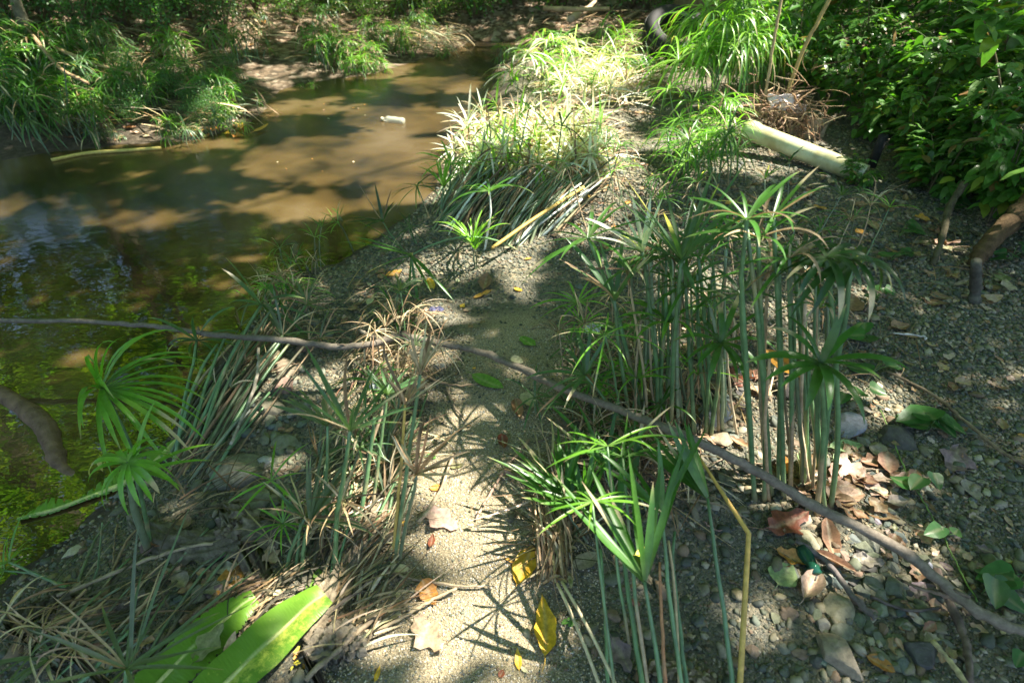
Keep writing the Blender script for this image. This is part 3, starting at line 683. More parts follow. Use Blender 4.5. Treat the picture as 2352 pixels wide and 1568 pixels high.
for k in range(34):
    bx, by = rng.uniform(1700, 1870), rng.uniform(100, 210)
    st.append(((bx, by), (bx + rng.uniform(-30, 15), by - rng.uniform(60, 120)), 'y', rng.uniform(-.1, .1), W(r=.0042, wh=W(n=16, L=rng.uniform(.35, .5), w=.012, spread=75, droop=rng.uniform(2.2, 3.4), col=rng.choice(['green', 'bright', 'green'])))))
clump('shaded weeping sedge between the two bare canes', st)
for (x0, x1, y0, y1, n_, lb, cl, hh) in [
 (1180, 1320, 130, 235, 26, 'sedge clump at the water on the far end of the sunlit bank', ['lime', 'bright', 'green', 'pale'], 75),
 (1300, 1440, 165, 235, 22, 'pale sunlit sedge clump in the middle of the upper bank', ['pale', 'bright', 'yel', 'straw'], 45),
 (1390, 1450, 95, 130, 9, 'bright feathery sedge left of the black tyre', ['lime', 'bright'], 45),
 (1430, 1500, 140, 200, 8, 'low dark sedge tuft on the path in front of the black tyre', ['green', 'dark'], 25)]:
    st = []
    for k in range(n_):
        bx, by = rng.uniform(x0, x1), rng.uniform(y0, y1)
        st.append(((bx, by), (bx + rng.uniform(-20, 20), by - rng.uniform(hh * .3, hh)), 'y', rng.uniform(-.1, .1), W(r=.004, col='grstem', wh=W(n=rng.randint(11, 16), L=rng.uniform(.2, .34), w=rng.uniform(.010, .016), spread=72, droop=rng.uniform(1.0, 2.0), col=rng.choice(cl), dry=.12))))
    clump(lb, st)

# --- prototypes copied over the far bank
def proto(kind):
    root = empty('umbrella_sedge', (0, 0, 0), 'x', 'sedge')
    org = np.zeros(3)
    for k in range(7 if kind < 2 else 6):
        b = np.array([rng.uniform(-.12, .12), rng.uniform(-.12, .12), -.02]); hh = rng.uniform(.08, .34) if kind < 2 else rng.uniform(.05, .18)
        h = b + np.array([rng.uniform(-.5, .5), rng.uniform(-.4, .4), 1]) * hh
        make_stem(root, org, b, h, (rng.uniform(-.05, .05), 0, .05), r=.004, col=rng.choice(['stem', 'grstem']), wh=W(n=13, L=rng.uniform(.13, .24) if kind < 2 else .12, w=rng.uniform(.009, .013) if kind < 2 else .009, spread=70, droop=rng.uniform(1.2, 2.3), col=[('green', 'grey'), ('green', 'bright'), ('bright', 'green'), ('grey', 'grstem')][kind][k % 2], dry=.1))
    return root
protos = [proto(k) for k in range(4)]; used = [False] * 4
def put_sedge(k, px, py, sc, lb, gp):
    p = G(px, py)
    o = protos[k] if not used[k] else copy_tree(protos[k]); used[k] = True
    o.location = [float(v) for v in p]; o.rotation_euler = (rng.uniform(-.15, .15), rng.uniform(-.15, .15), rng.uniform(0, 6.28)); s = sc * rng.uniform(.8, 1.2); o.scale = (s, s, s)
    o['label'] = lb; o['group'] = gp
SPOTS = []
for k in range(15): SPOTS.append((rng.choice([0, 0, 1]), rng.uniform(-10, 150), rng.uniform(140, 330), 1.15, 'long leaved dark green sedge at the left edge of the far bank', 'large dark sedges at the left end of the far bank'))
for k in range(34): SPOTS.append((rng.choice([0, 1, 2, 3, 2]), rng.uniform(130, 560), rng.uniform(200, 330), .8, 'small green sedge on the muddy flat of the far bank', 'sedges over the low far bank'))
for k in range(18): SPOTS.append((rng.choice([0, 2, 3, 1]), rng.uniform(180, 640), rng.uniform(120, 225), .9, 'green sedge on the foot of the far bank slope', 'sedges at the foot of the far slope'))
for k in range(20): SPOTS.append((rng.choice([1, 2, 2]), rng.uniform(740, 880), rng.uniform(85, 175), .85, 'sunlit leafy sedge where the far bank juts into the stream', 'sunlit sedges at the bend of the far bank'))
for k in range(14): SPOTS.append((rng.choice([1, 2, 3]), rng.uniform(880, 1060), rng.uniform(75, 140), .8, 'sedge at the tip of the far bank', 'sedges at the tip of the far bank'))
for k in range(9): SPOTS.append((rng.choice([1, 3, 0]), rng.uniform(560, 1000), rng.uniform(5, 80), 1.2, 'sedge high on the slope behind the far bank', 'sedges high on the far slope'))
for k in range(10): SPOTS.append((rng.choice([2, 3]), rng.uniform(1900, 2330), rng.uniform(60, 260), 1.0, 'sedge growing under the broad leaved shrubs', 'sedges among the right hand shrubs'))
for s_ in SPOTS: put_sedge(*s_)
put_sedge(2, 705, 215, .55, 'single bright sedge standing alone in the water near the far bank', 'x'); 
put_sedge(1, 1150, 150, .9, 'thin sedge standing in the water at the upstream end', 'x')
for o in list(COL.objects):
    if o.get('group') == 'x': del o['group']

# --- strewn dry blades and broken stems (uncountable litter)
def straw(name, regions, n, Lr=(.06, .22), lean=(1, 1.4), jit=.6, cols=('dry', 'straw', 'brown', 'mudstem'), w=.0055, z=(.004, .04)):
    mb = MB()
    for k in range(n):
        cx, cy, rx, ry = rng.choice(regions); a = rng.uniform(0, 6.283); q = math.sqrt(rng.random())
        p0 = G(cx + rx * q * math.cos(a), cy + ry * q * math.sin(a)); L_ = rng.uniform(*Lr)
        d = nrm(np.array([lean[0] + rng.gauss(0, jit), lean[1] + rng.gauss(0, jit), 0])); s_ = np.cross(d, [0, 0, 1]); cv = rng.gauss(0, .12)
        pts = []
        for t in np.linspace(0, 1, 7):
            p = p0 + d * L_ * t + s_ * cv * L_ * (t * t); p[2] = h1(p[0], p[1]) * 1.0; pts.append(p)
        pts = np.array(pts); z0, z1 = rng.uniform(*z), rng.uniform(*z); pts[:, 2] += np.linspace(z0, z1, 7) + .03 * rng.random() * np.sin(np.linspace(0, 3.1, 7))
        ribbon(mb, pts, w * rng.uniform(.5, 1.4) * np.interp(np.linspace(0, 1, 7), [0, .3, 1], [.5, 1, .15]), nrm(s_ + rv(.4)), cj(GREENS[rng.choice(cols)], .3), .5)
    mb.build(name, M_DRYB, kind='stuff')
straw('dry_sedge_litter', [(840, 960, 90, 200), (900, 800, 90, 90), (760, 1180, 90, 120), (820, 1380, 70, 130)], 460)
straw('dry_blade_litter', [(1400, 940, 130, 130), (1500, 1100, 130, 90), (1620, 850, 200, 160), (1290, 1180, 50, 120)], 620, lean=(-.4, .3), jit=1.0)
straw('shoreline_litter', [(690, 690, 130, 50), (430, 1150, 130, 60), (250, 1400, 150, 70), (560, 1420, 60, 50), (100, 1480, 100, 60)], 190, lean=(1, .8), cols=('brown', 'dry', 'mudstem', 'mudstem'))
straw('sunlit_straw', [(1230, 330, 170, 60), (1290, 400, 90, 50), (1330, 210, 130, 50), (1450, 210, 90, 60)], 620, Lr=(.15, .4), lean=(1, .6), cols=('straw', 'pale', 'dry', 'straw'), w=.011, z=(.01, .12))
straw('far_bank_litter', [(300, 250, 300, 80), (800, 90, 250, 60), (980, 100, 80, 30), (1350, 90, 150, 50), (300, 130, 300, 60)], 900, Lr=(.15, .5), lean=(1, .1), jit=.8, cols=('brown', 'dry', 'straw', 'mudstem', 'grstem'), w=.013, z=(.01, .15))
straw('stem_litter_under_shrubs', [(1900, 520, 250, 80), (2200, 600, 150, 80), (1950, 800, 160, 120)], 160, Lr=(.05, .2), lean=(-.5, .5), jit=1.0, cols=('brown', 'brown', 'dry'), w=.004, z=(.003, .01))
# ------------------------------------------------------------------ stones
I3 = ico(3)
def stone_mesh(name, r, col, asp=(1.2, .85, .6), rot=0, sharp=.5, parent=None, origin=None, **tags):
    V, F = I3; V = V.copy()
    for _ in range(rng.randint(9, 14)):
        n_ = nrm(rv()); d0 = rng.uniform(.42, .74) + (1 - sharp) * .16; s_ = V @ n_
        V = V - np.maximum(0, s_ - d0)[:, None] * n_[None] * .97
    V *= 1.3 + .03 * nr.normal(0, 1, (1, 3)); V += .012 * np.sin(V[:, [1, 2, 0]] * 7 + rng.uniform(0, 6))
    V = V * np.array(asp) * r
    c, s_ = math.cos(rot), math.sin(rot); V = V @ np.array([[c, s_, 0], [-s_, c, 0], [0, 0, 1]])
    tl = rng.uniform(-.25, .25); V[:, 2] += V[:, 0] * tl
    mb = MB(); mb.add(V + np.asarray(origin)[None], None, F, cj(col, .12))
    o = mb.build(name, M_STONE, origin=origin, smooth=True, **tags)
    try:
        o.data.set_sharp_from_angle(angle=R(24))
    except Exception: pass
    return o
SG, ST, SB, SD, SV, SR = (.155, .155, .12), (.24, .205, .135), (.11, .13, .115), (.07, .065, .06), (.13, .14, .09), (.2, .14, .10)
stones = [
 (655, 852, 30, ST, 'yellowish squared stone at the left bank beside the lodged stems'), (655, 890, 30, SR, 'reddish brown stone just below the yellowish squared stone'),
 (622, 938, 30, ST, 'large angular tan stone left of the middle sedge clump'), (685, 945, 28, SG, 'flat grey stone right of the large angular tan one'),
 (618, 970, 18, SG, 'pale rounded stone below the large angular tan one'), (570, 995, 20, SB, 'dark flat stone at the foot of the lodged stems'),
 (610, 1010, 16, SV, 'small olive stone between two grey ones on the left bank'), (655, 1020, 28, SV, 'muddy olive stone half buried left of the middle clump'),
 (545, 1085, 52, SG, 'largest slab of grey rock on the left bank'), (585, 1150, 36, SG, 'rounded grey rock leaning on the largest slab'), (608, 1062, 20, (.30, .28, .25), 'pale pinkish stone lying at the top of the largest slab'),
 (640, 1085, 14, SR, 'small rusty stone beside the thin bright sedge'), (565, 970, 16, SV, 'stone wedged against the lodged stems'),
 (455, 1368, 22, SG, 'grey oval stone left of the long orange leaf'), (500, 1335, 14, SG, 'small grey stone above the banana leaf, right one of two'), (440, 1330, 12, ST, 'small tan stone above the grey oval one'),
 (262, 1485, 30, SG, 'pointed grey stone in the bottom left corner'), (165, 1270, 16, (.36, .32, .24), 'pale stone at the bottom left waterline'), (190, 1250, 9, SR, 'little orange stone next to the pale stone at the waterline'),
 (80, 1400, 20, SB, 'wet dark stone by the water at the left edge'), (330, 1395, 16, SG, 'half hidden grey stone among dead blades at lower left'), (310, 1370, 20, SG, 'grey stone among dead blades near the pale round leaf'),
 (1640, 955, 42, (.17, .18, .18), 'big grey rock among the tall stems'), (1655, 1010, 26, ST, 'tan stone under the big grey rock among the stems'), (1700, 860, 26, SB, 'bluish rock behind the stems'), (1600, 900, 26, SB, 'shaded stone left of the big grey rock among the stems'),
 (1690, 1065, 20, ST, 'light stone at the foot of the stems'), (1832, 905, 40, SD, 'dark upright slab behind the bright stems'), (1665, 1100, 20, SV, 'greenish flat stone left of the bright stem bases'),
 (1925, 1395, 50, ST, 'largest tan stone in the lower right gravel'), (1855, 1240, 34, (.30, .28, .19), 'squarish tan stone under the red brown leaf'), (2010, 1340, 34, SV, 'sage green stone right of the largest tan stone'), (2055, 1350, 30, SV, 'dull green stone touching the sage green one'),
 (1985, 1360, 24, SG, 'grey wedge stone against the sage green one'), (1935, 1455, 28, SG, 'pale grey pointed stone below the largest tan stone'), (1925, 1510, 54, (.24, .19, .14), 'long ridged brown stone at the bottom right'),
 (2110, 1500, 42, SD, 'black angular rock at the bottom right'), (2120, 1410, 34, SV, 'dark olive flat stone above the black angular rock'), (2020, 1395, 26, (.17, .19, .13), 'mossy stone between the green and the olive stones'), (2068, 1410, 18, SB, 'bluish stone left of the dark olive flat stone'),
 (1990, 1240, 30, SG, 'flat pale slab beneath the fallen branch'), (1960, 1240, 18, SB, 'blue grey block under the branch'), (2065, 1235, 20, SB, 'round bluish stone right of the flat pale slab'), (1985, 1258, 26, SV, 'rough green stone just left of the branch'),
 (2125, 1300, 20, (.22, .22, .24), 'small grey cube of stone right of the branch'), (2210, 1270, 16, ST, 'tan stone in the shade right of the branch'), (2285, 1305, 40, SV, 'long shaded stone near the right edge'), (2235, 1120, 14, ST, 'tan pebble alone in the dark gravel'),
 (1728, 1495, 18, SR, 'brick coloured stone at the bottom'), (1800, 1490, 14, SG, 'small flat grey stone at the bottom centre right'), (2235, 1540, 26, SG, 'grey stone at the bottom right corner'), (1460, 1385, 11, (.30, .13, .09), 'little red brick chip beside the foreground stems'),
 (1945, 980, 34, (.22, .23, .26), 'lilac grey stone on the sunlit gravel patch'), (2060, 1010, 40, SD, 'dark thin slab of slate above the vine leaves'), (1890, 985, 18, ST, 'tan stone beside the bright stems'),
 (1990, 1020, 18, SG, 'grey round stone below the lilac grey one'), (2020, 1030, 18, ST, 'olive round stone near the slate slab'), (2070, 960, 15, SB, 'small bluish stone on the sunlit gravel patch'), (1925, 760, 30, SB, 'flat dark stone behind the rightmost stems'), (2340, 870, 14, ST, 'tan stone at the far right in the dark gravel'),
 (1010, 842, 12, SB, 'dark chip of stone on the sandy path'), (1185, 850, 9, ST, 'small tan stone on the path edge'), (560, 1365, 10, SB, 'tiny dark stone above the banana leaf'), (1408, 1415, 16, SR, 'smooth brown stone beside the yellow leaf at bottom'),
 (1330, 660, 12, SB, 'bluish stone on gravel left of the sedge stand'), (1305, 680, 11, ST, 'yellowish round stone on gravel left of the sedge stand'), (720, 740, 14, SG, 'stone beside the branch near the water'), (700, 800, 16, SR, 'reddish stone touching the branch'),
]
for (px, py, r, c, lb) in stones:
    p = G(px, py); s_ = scale_at(p); rr = r * s_ * (.78 if px > 1700 and py > 1150 else .9)
    p[2] += rr * .12
    stone_mesh('stone', rr, c, (rng.uniform(1.0, 1.25), rng.uniform(.72, .95), rng.uniform(.42, .62)), rng.uniform(0, 6.28), rng.uniform(.2, .9), origin=p, label=lb, category='stone')
# anonymous stones, as groups
def stone_group(n, cx, cy, rx, ry, rr_, cols, lb, gp):
    k = 0
    while k < n:
        a = rng.uniform(0, 6.283); q = math.sqrt(rng.random()); x, y = cx + rx * q * math.cos(a), cy + ry * q * math.sin(a)
        p = G(x, y); r = rng.uniform(*rr_) * scale_at(p); p[2] += r * .15
        stone_mesh('stone', r, rng.choice(cols), (rng.uniform(.95, 1.3), rng.uniform(.65, .95), rng.uniform(.4, .62)), rng.uniform(0, 6.28), rng.uniform(.3, 1), origin=p, label=lb, category='stone', group=gp); k += 1
stone_group(130, 2000, 1400, 220, 160, (6, 17), [SG, ST, SB, SV, SV, SR, SD], 'small angular stone in the lower right stone bed', 'small stones in the lower right stone bed')
stone_group(45, 1960, 1120, 170, 130, (6, 13), [SG, ST, SB, (.3, .28, .28)], 'small stone among the brown leaves near the stem bases', 'small stones among the leaves near the stem bases')
stone_group(45, 600, 980, 100, 170, (5, 14), [SG, SV, SB, ST], 'small muddy stone on the left bank slope', 'small stones on the left bank slope')
stone_group(20, 480, 1360, 110, 60, (5, 12), [SG, SB], 'small grey stone among the dead blades at lower left', 'small stones among the dead blades at lower left')
stone_group(24, 1640, 900, 90, 130, (8, 16), [SB, SG, SD], 'shaded stone between the tall green stems', 'shaded stones between the tall stems')
stone_group(26, 2260, 1180, 110, 240, (5, 11), [SG, SB, ST], 'small stone in the dark gravel at the right edge', 'small stones in the dark gravel at right')

# ------------------------------------------------------------------ fallen leaves
LC = {'yellow': (.58, .34, .025), 'amber': (.50, .26, .04), 'orange': (.42, .20, .045), 'red': (.20, .06, .03), 'brown': (.24, .14, .075), 'tan': (.40, .28, .18), 'pinktan': (.46, .33, .25), 'pale': (.50, .46, .28), 'greenl': (.13, .26, .035), 'palegreen': (.26, .36, .17), 'greyb': (.20, .17, .13), 'purple': (.20, .14, .15), 'olive': (.17, .17, .07), 'lemon': (.62, .58, .06)}
def leaf_mesh(L_, W_, curl=.15, fold=.2, shape='ell', wav=.1, col=(.3, .2, .1), bend=0, nx_=11, ny_=7):
    """leaf blade in local coordinates, midrib along x, with petiole"""
    u = np.linspace(0, 1, nx_); v = np.linspace(-1, 1, ny_)
    if shape == 'ell': wd = np.sin(np.pi * u ** .9) ** .75
    elif shape == 'ovate': wd = np.sin(np.pi * u ** .65) ** .85
    elif shape == 'lance': wd = np.sin(np.pi * u ** .8) ** 1.1
    elif shape == 'heart': wd = np.where(u < .12, .75, 1) * np.sin(np.pi * (u * .88 + .12) ** .6) ** .8
    else: wd = np.sin(np.pi * u ** .8) ** .8 * (1 + .35 * np.sin(u * 14 + 1))
    wd = wd + .015; U, Vv = np.meshgrid(u, v, indexing='ij'); Wd = wd[:, None]
    X = (U - .0) * L_; Y = Vv * Wd * W_ / 2 * (1 + wav * .5 * np.sin(U * 17 + np.sign(Vv) * 2)) + bend * L_ * (U ** 2)
    ph = rng.uniform(0, 6)
    Z = fold * np.abs(Vv) * Wd * W_ / 2 + curl * L_ * (np.cos((U - .5) * 3.0) * -.5) + wav * W_ * .28 * np.sin(U * 9 + ph) * Vv + wav * W_ * .12 * np.sin(U * 21 + Vv * 3 + ph)
    Z = Z - Z.min()
    V = np.stack([X - L_ / 2, Y, Z], -1).reshape(-1, 3)
    idx_ = np.arange(nx_ * ny_).reshape(nx_, ny_)
    Q_ = np.stack([idx_[:-1, :-1], idx_[1:, :-1], idx_[1:, 1:], idx_[:-1, 1:]], -1).reshape(-1, 4)
    C = np.tile(np.array(col, float), (len(V), 1)); mid = (np.abs(Vv) < .05).reshape(-1); C[mid] = C[mid] * .65 + np.array((.45, .4, .25)) * .35
    mb = MB(); mb.add(V, Q_, None, C)
    z0 = float(Z[0, ny_ // 2]); tube(mb, [(-L_ / 2, 0, z0), (-L_ * .6, 0, z0 + .002), (-L_ * .7, .03 * L_, max(z0 - .004, .001))], [L_ * .012, L_ * .009, L_ * .008], np.array(col) * .7 + .05, 5)
    return mb
def put_leaf(px, py, lpx, ang, wr, shape, col, lb, gp=None, curl=.12, fold=.2, wav=.12, tilt=None, dz=.004, m_=None, bend=0, name='fallen_leaf', cat='leaf'):
    """ang: screen angle of the leaf's long axis, degrees, from +x counter-clockwise"""
    p = G(px, py, dz) - [0, 0, dz] if dz > .05 else G(px, py); a = R(ang); q0 = G(px - lpx / 2 * math.cos(a), py + lpx / 2 * math.sin(a)); q1 = G(px + lpx / 2 * math.cos(a), py - lpx / 2 * math.sin(a))
    d = q1 - q0; L_ = float(np.linalg.norm(d[:2])); L_ = min(L_, lpx * scale_at(p) * 1.6); th = math.atan2(d[1], d[0])
    c = LC[col] if isinstance(col, str) else col
    mb = leaf_mesh(L_, L_ * wr if abs(math.sin(a)) > .5 else L_ * wr, curl, fold, shape, wav, cj(c, .1), bend)
    o = mb.build(name, m_ or M_LITTER, label=lb, category=cat, group=gp)
    o.location = (p[0], p[1], p[2] + dz)
    tx, ty = tilt if tilt else (rng.uniform(-.12, .12), rng.uniform(-.12, .12)); o.rotation_euler = (tx, ty, th)
    return o
named = [
 (1205, 1300, 92, 68, .5, 'ell', 'yellow', 'broad yellow leaf striped by shadows beside the withered sedge head', W(curl=.10, wav=.2)),
 (1172, 1290, 34, -35, .2, 'lance', 'amber', 'tiny amber leaf curl left of the broad yellow leaf', W()),
 (1257, 1440, 145, 86, .34, 'lance', 'yellow', 'long curved yellow leaf lying at the bottom of the path', W(bend=.12, curl=.12, wav=.25, fold=.4)),
 (1120, 880, 78, -22, .42, 'ell', 'greenl', 'single fresh green leaf lying on the grey path', W(curl=.1, wav=.05)),
 (535, 1328, 112, 60, .5, 'ell', 'orange', 'big mottled orange leaf above the banana leaf', W(curl=.05)),
 (1800, 835, 78, -35, .32, 'lance', 'amber', 'yellow leaf caught across the tall green stems', W(dz=.30, tilt=(.9, .1))),
 (985, 1365, 62, -60, .7, 'ovate', 'orange', 'curled orange brown leaf on the sunlit sand', W(curl=.3, wav=.3)),
 (1012, 1195, 88, -30, .55, 'lob', 'pinktan', 'pale torn leaf on the sunny sand, below the straw whorl', W(wav=.2)),
 (985, 1463, 100, -50, .55, 'lob', 'tan', 'crumpled pale brown leaf near the bottom of the path', W(curl=.2, wav=.4)),
 (1190, 945, 52, -75, .38, 'ell', 'brown', 'rolled chestnut leaf standing on the path under the branch', W(fold=1.0, curl=.2)),
 (1216, 922, 40, -70, .7, 'ovate', 'pale', 'pale grey leaf next to the rolled chestnut leaf', W()),
 (1155, 1022, 36, -80, .5, 'ovate', 'red', 'small red brown curled leaf in the shaded sand', W(curl=.5, fold=.7)),
 (1162, 1097, 40, -5, .5, 'ell', 'tan', 'small peach coloured leaf shell on the sand', W(fold=1.0, curl=.3)),
 (992, 1245, 34, 80, .45, 'ell', 'red', 'small dark red leaf on the sand below the torn pale leaf', W(curl=.3)),
 (1110, 678, 46, 22, .35, 'lance', 'amber', 'yellow brown leaf on gravel at the upper path', W(wav=.3)), (1115, 655, 38, 75, .5, 'ell', 'brown', 'crinkled brown leaf standing on the yellow brown one', W(fold=.8, curl=.3)),
 (1030, 668, 38, 15, .45, 'ell', 'olive', 'dull green leaf at the left edge of the upper gravel', W()), (990, 655, 30, -60, .4, 'ell', 'yellow', 'small yellow leaf left of the dull green one', W()),
 (1213, 596, 18, 20, .4, 'ell', 'amber', 'tiny amber leaf in the sun on the upper gravel', W()), (1190, 667, 20, -15, .5, 'ell', 'yellow', 'small yellow oval leaf on mid gravel', W()), (1212, 788, 42, -35, .6, 'ell', 'greenl', 'green leaf at the right edge of the path above the branch', W()),
 (1188, 830, 30, -20, .7, 'ovate', 'pale', 'bleached round leaf skeleton on the path above the branch', W()), (1075, 713, 22, 20, .5, 'ell', 'tan', 'small tan leaf in the middle of the gravel', W()),
 (905, 630, 42, 25, .4, 'ell', 'amber', 'orange leaf under the fanned sedge at the water side', W()), (895, 707, 30, 60, .8, 'ovate', 'pinktan', 'pink tan leaf at the left side of the upper gravel', W(wav=.3)), (940, 740, 36, 40, .9, 'ovate', 'greyb', 'round grey brown leaf above the branch knot', W()),
 (815, 820, 30, 55, .4, 'ell', 'tan', 'tan leaf hanging under the branch fork', W()), (840, 783, 22, 30, .7, 'ell', 'yellow', 'small yellow leaf tucked under the branch fork', W()),
 (1190, 1515, 52, 95, .32, 'lance', 'yellow', 'narrow yellow leaf at the bottom edge of the path', W()), (1205, 1540, 24, -40, .4, 'lance', 'pale', 'cream leaf tip touching the narrow yellow leaf', W()), (868, 1548, 42, 72, .3, 'lance', 'yellow', 'narrow yellow leaf at the bottom left of the path', W()), (1152, 1548, 20, 60, .8, 'ell', 'red', 'crimson petal at the bottom edge', W()),
 (920, 1307, 44, -5, .45, 'ell', 'pale', 'straw coloured oval leaf at the left edge of the sand', W()), (930, 1203, 24, 40, .5, 'ell', 'yellow', 'small yellow leaf by the green stem bases', W()), (907, 1410, 36, 70, .7, 'lob', 'pale', 'pale yellow crumpled leaf at lower left of the path', W(wav=.4)), (915, 1365, 22, 75, .5, 'ell', 'pale', 'small pale oval leaf left of the orange brown one', W()),
 (1050, 1072, 34, 10, .4, 'ell', 'olive', 'thin olive leaf beside the straw whorl', W()), (1002, 1122, 30, 0, .6, 'ell', 'orange', 'small rusty leaf under the straw whorl', W()), (1480, 1268, 34, 20, .5, 'ell', 'lemon', 'little yellow leaf stuck on the upright green blades', W(dz=.29)),
 (1830, 1085, 66, 80, .85, 'ovate', 'palegreen', 'upright pale green round leaf against the stem bases', W(dz=.03, tilt=(1.0, 0.0))), (1793, 1078, 46, -70, .55, 'ell', 'orange', 'orange mottled leaf left of the pale green round leaf', W(fold=.7, dz=.02)),
 (1805, 1205, 95, 20, .55, 'lob', 'red', 'glossy red brown curled leaf beneath the branch', W(curl=.3, wav=.4)), (1950, 1085, 84, -40, .75, 'lob', 'pinktan', 'large crinkled tan leaf right of the stem bases', W(wav=.6, curl=.2)), (1945, 1145, 80, 10, .5, 'ell', 'tan', 'folded peach leaf under the large crinkled one', W(fold=.6)), (2010, 1130, 74, -30, .5, 'lob', 'pinktan', 'pinkish torn leaf right of the folded peach leaf', W(wav=.4)),
 (1905, 1240, 95, -75, .35, 'ell', 'brown', 'long narrow brown leaf pointing down under the branch', W(fold=.5)), (1818, 1285, 86, -25, .45, 'lob', 'orange', 'curled orange leaf above the round pale green leaf', W(fold=.6, curl=.3)), (1800, 1320, 58, 60, .85, 'ovate', 'palegreen', 'round pale green leaf lying on lower right gravel', W()), (1915, 1293, 110, -25, .22, 'ell', 'brown', 'rolled up brown leaf beside the green bottle neck', W(fold=1.4)),
 (1990, 1290, 76, -15, .5, 'lob', 'greyb', 'glossy grey green withered leaf right of the rolled brown leaf', W(wav=.6)), (1860, 1352, 74, 60, .5, 'ell', 'pinktan', 'cone shaped rolled pinkish leaf left of the largest tan stone', W(fold=1.3, curl=.3)), (2020, 1528, 76, -30, .6, 'ell', 'orange', 'spotted orange leaf at the bottom right', W(fold=.5)), (2115, 1360, 62, 15, .6, 'ell', 'purple', 'shiny purplish leaf beneath the side twig', W()),
 (2085, 1370, 48, -35, .5, 'ell', 'tan', 'tan oval leaf left of the shiny purplish one', W()), (1940, 1028, 78, 10, .45, 'ell', 'palegreen', 'flat pale green leaf above the brown leaf pile', W()), (1930, 1050, 40, 30, .5, 'ell', 'palegreen', 'small green leaf below the flat pale green one', W()), (2065, 755, 46, 10, .7, 'ovate', 'brown', 'brown leaf standing on the right gravel with white twig', W(fold=.6, curl=.3)), (2090, 775, 46, -10, .4, 'ell', 'brown', 'darker brown leaf tucked under the standing one', W(fold=.5)),
 (2160, 685, 56, -10, .7, 'ovate', 'brown', 'reddish brown leaf in the dark gravel left of the short post', W()), (2270, 690, 60, 5, .6, 'ovate', 'tan', 'tan leaf behind the short post', W()), (1950, 700, 46, 60, .8, 'ovate', 'brown', 'crumpled brown leaf behind the rightmost stems', W(fold=.4)), (1690, 870, 44, 70, .8, 'lob', 'red', 'dark red shrivelled leaf among the tall stems', W(wav=.6)),
 (2190, 1060, 66, 80, .6, 'lob', 'purple', 'dusky purple leaf in the dark gravel at right', W(wav=.4)), (2230, 1130, 60, -60, .6, 'ovate', 'greyb', 'grey brown leaf below the dusky purple one', W()), (2315, 1200, 34, -60, .4, 'lance', 'tan', 'slim tan leaf at the right edge', W()), (2350, 1005, 34, -20, .7, 'ell', 'orange', 'orange leaf cut off by the right edge', W()), (2130, 1165, 52, -45, .3, 'ell', 'brown', 'folded narrow brown leaf on the trailing vine', W(fold=1)),
 (190, 1432, 90, 85, .85, 'ovate', (.42, .38, .26), 'large pale round leaf in the dead blades at lower left', W(wav=.1)), (215, 1490, 80, -20, .6, 'lob', (.33, .29, .2), 'dull crumpled leaf under the large pale round one', W(wav=.4)), (648, 1375, 36, 20, .4, 'ell', 'pale', 'small cream leaf touching the top of the banana leaf', W(dz=.03)), (742, 1345, 60, 70, .6, 'ovate', 'pale', 'pale leaf with green edge between the banana leaf and driftwood', W()), (725, 1340, 70, 75, .5, 'ell', 'greenl', 'green leaf half hidden beneath the pale one', W(dz=0)),
 (500, 1500, 110, 50, .6, 'lob', (.20, .22, .09), 'dull olive torn leaf lying over the banana leaf', W(dz=.05)), (530, 1480, 60, 65, .4, 'ell', 'tan', 'tan dry leaf lying on the banana leaf', W(dz=.06)), (770, 1490, 130, 25, .5, 'lob', (.25, .21, .16), 'large grey brown dead leaf at the bottom beside the banana leaf', W(wav=.3, dz=.02)), (35, 1065, 26, 10, .4, 'ell', 'yellow', 'yellow leaf floating on dark water at the left edge', W(dz=.105)),
 (75, 1095, 20, 60, .5, 'ell', 'lemon', 'submerged looking pale leaf floating near the yellow one', W(dz=.1)), (600, 296, 36, 5, .25, 'ell', 'amber', 'orange leaf floating at the far bank waterline', W(dz=.11)), (1345, 1290, 70, 25, .5, 'ell', (.3, .26, .16), 'dull dead leaf under the spidery green umbrella', W()), (1425, 1505, 90, -60, .6, 'lob', 'purple', 'dark purplish brown leaf between the foreground stalks', W(wav=.3)), (1170, 1040, 1, 0, .5, 'ell', 'brown', '', W()),
]
for (px, py, l_, a_, wr_, sh_, c_, lb_, kw_) in named[:-1]: put_leaf(px, py, l_, a_, wr_, sh_, c_, lb_, None, **kw_)
for (px, py, l_) in [(835, 280, 0)]: pass
from mathutils import Euler
LIT = MB()
KEEPG = {'brown leaves piled at the foot of the tall stems', 'dead leaves between the tall sedge stems', 'muddy dead leaves on the lower left bank', 'dead leaves in the lower right corner', 'dead leaves in the bottom left corner', 'leaves scattered on the right hand gravel', 'brown leaves beneath the right hand shrubs'}
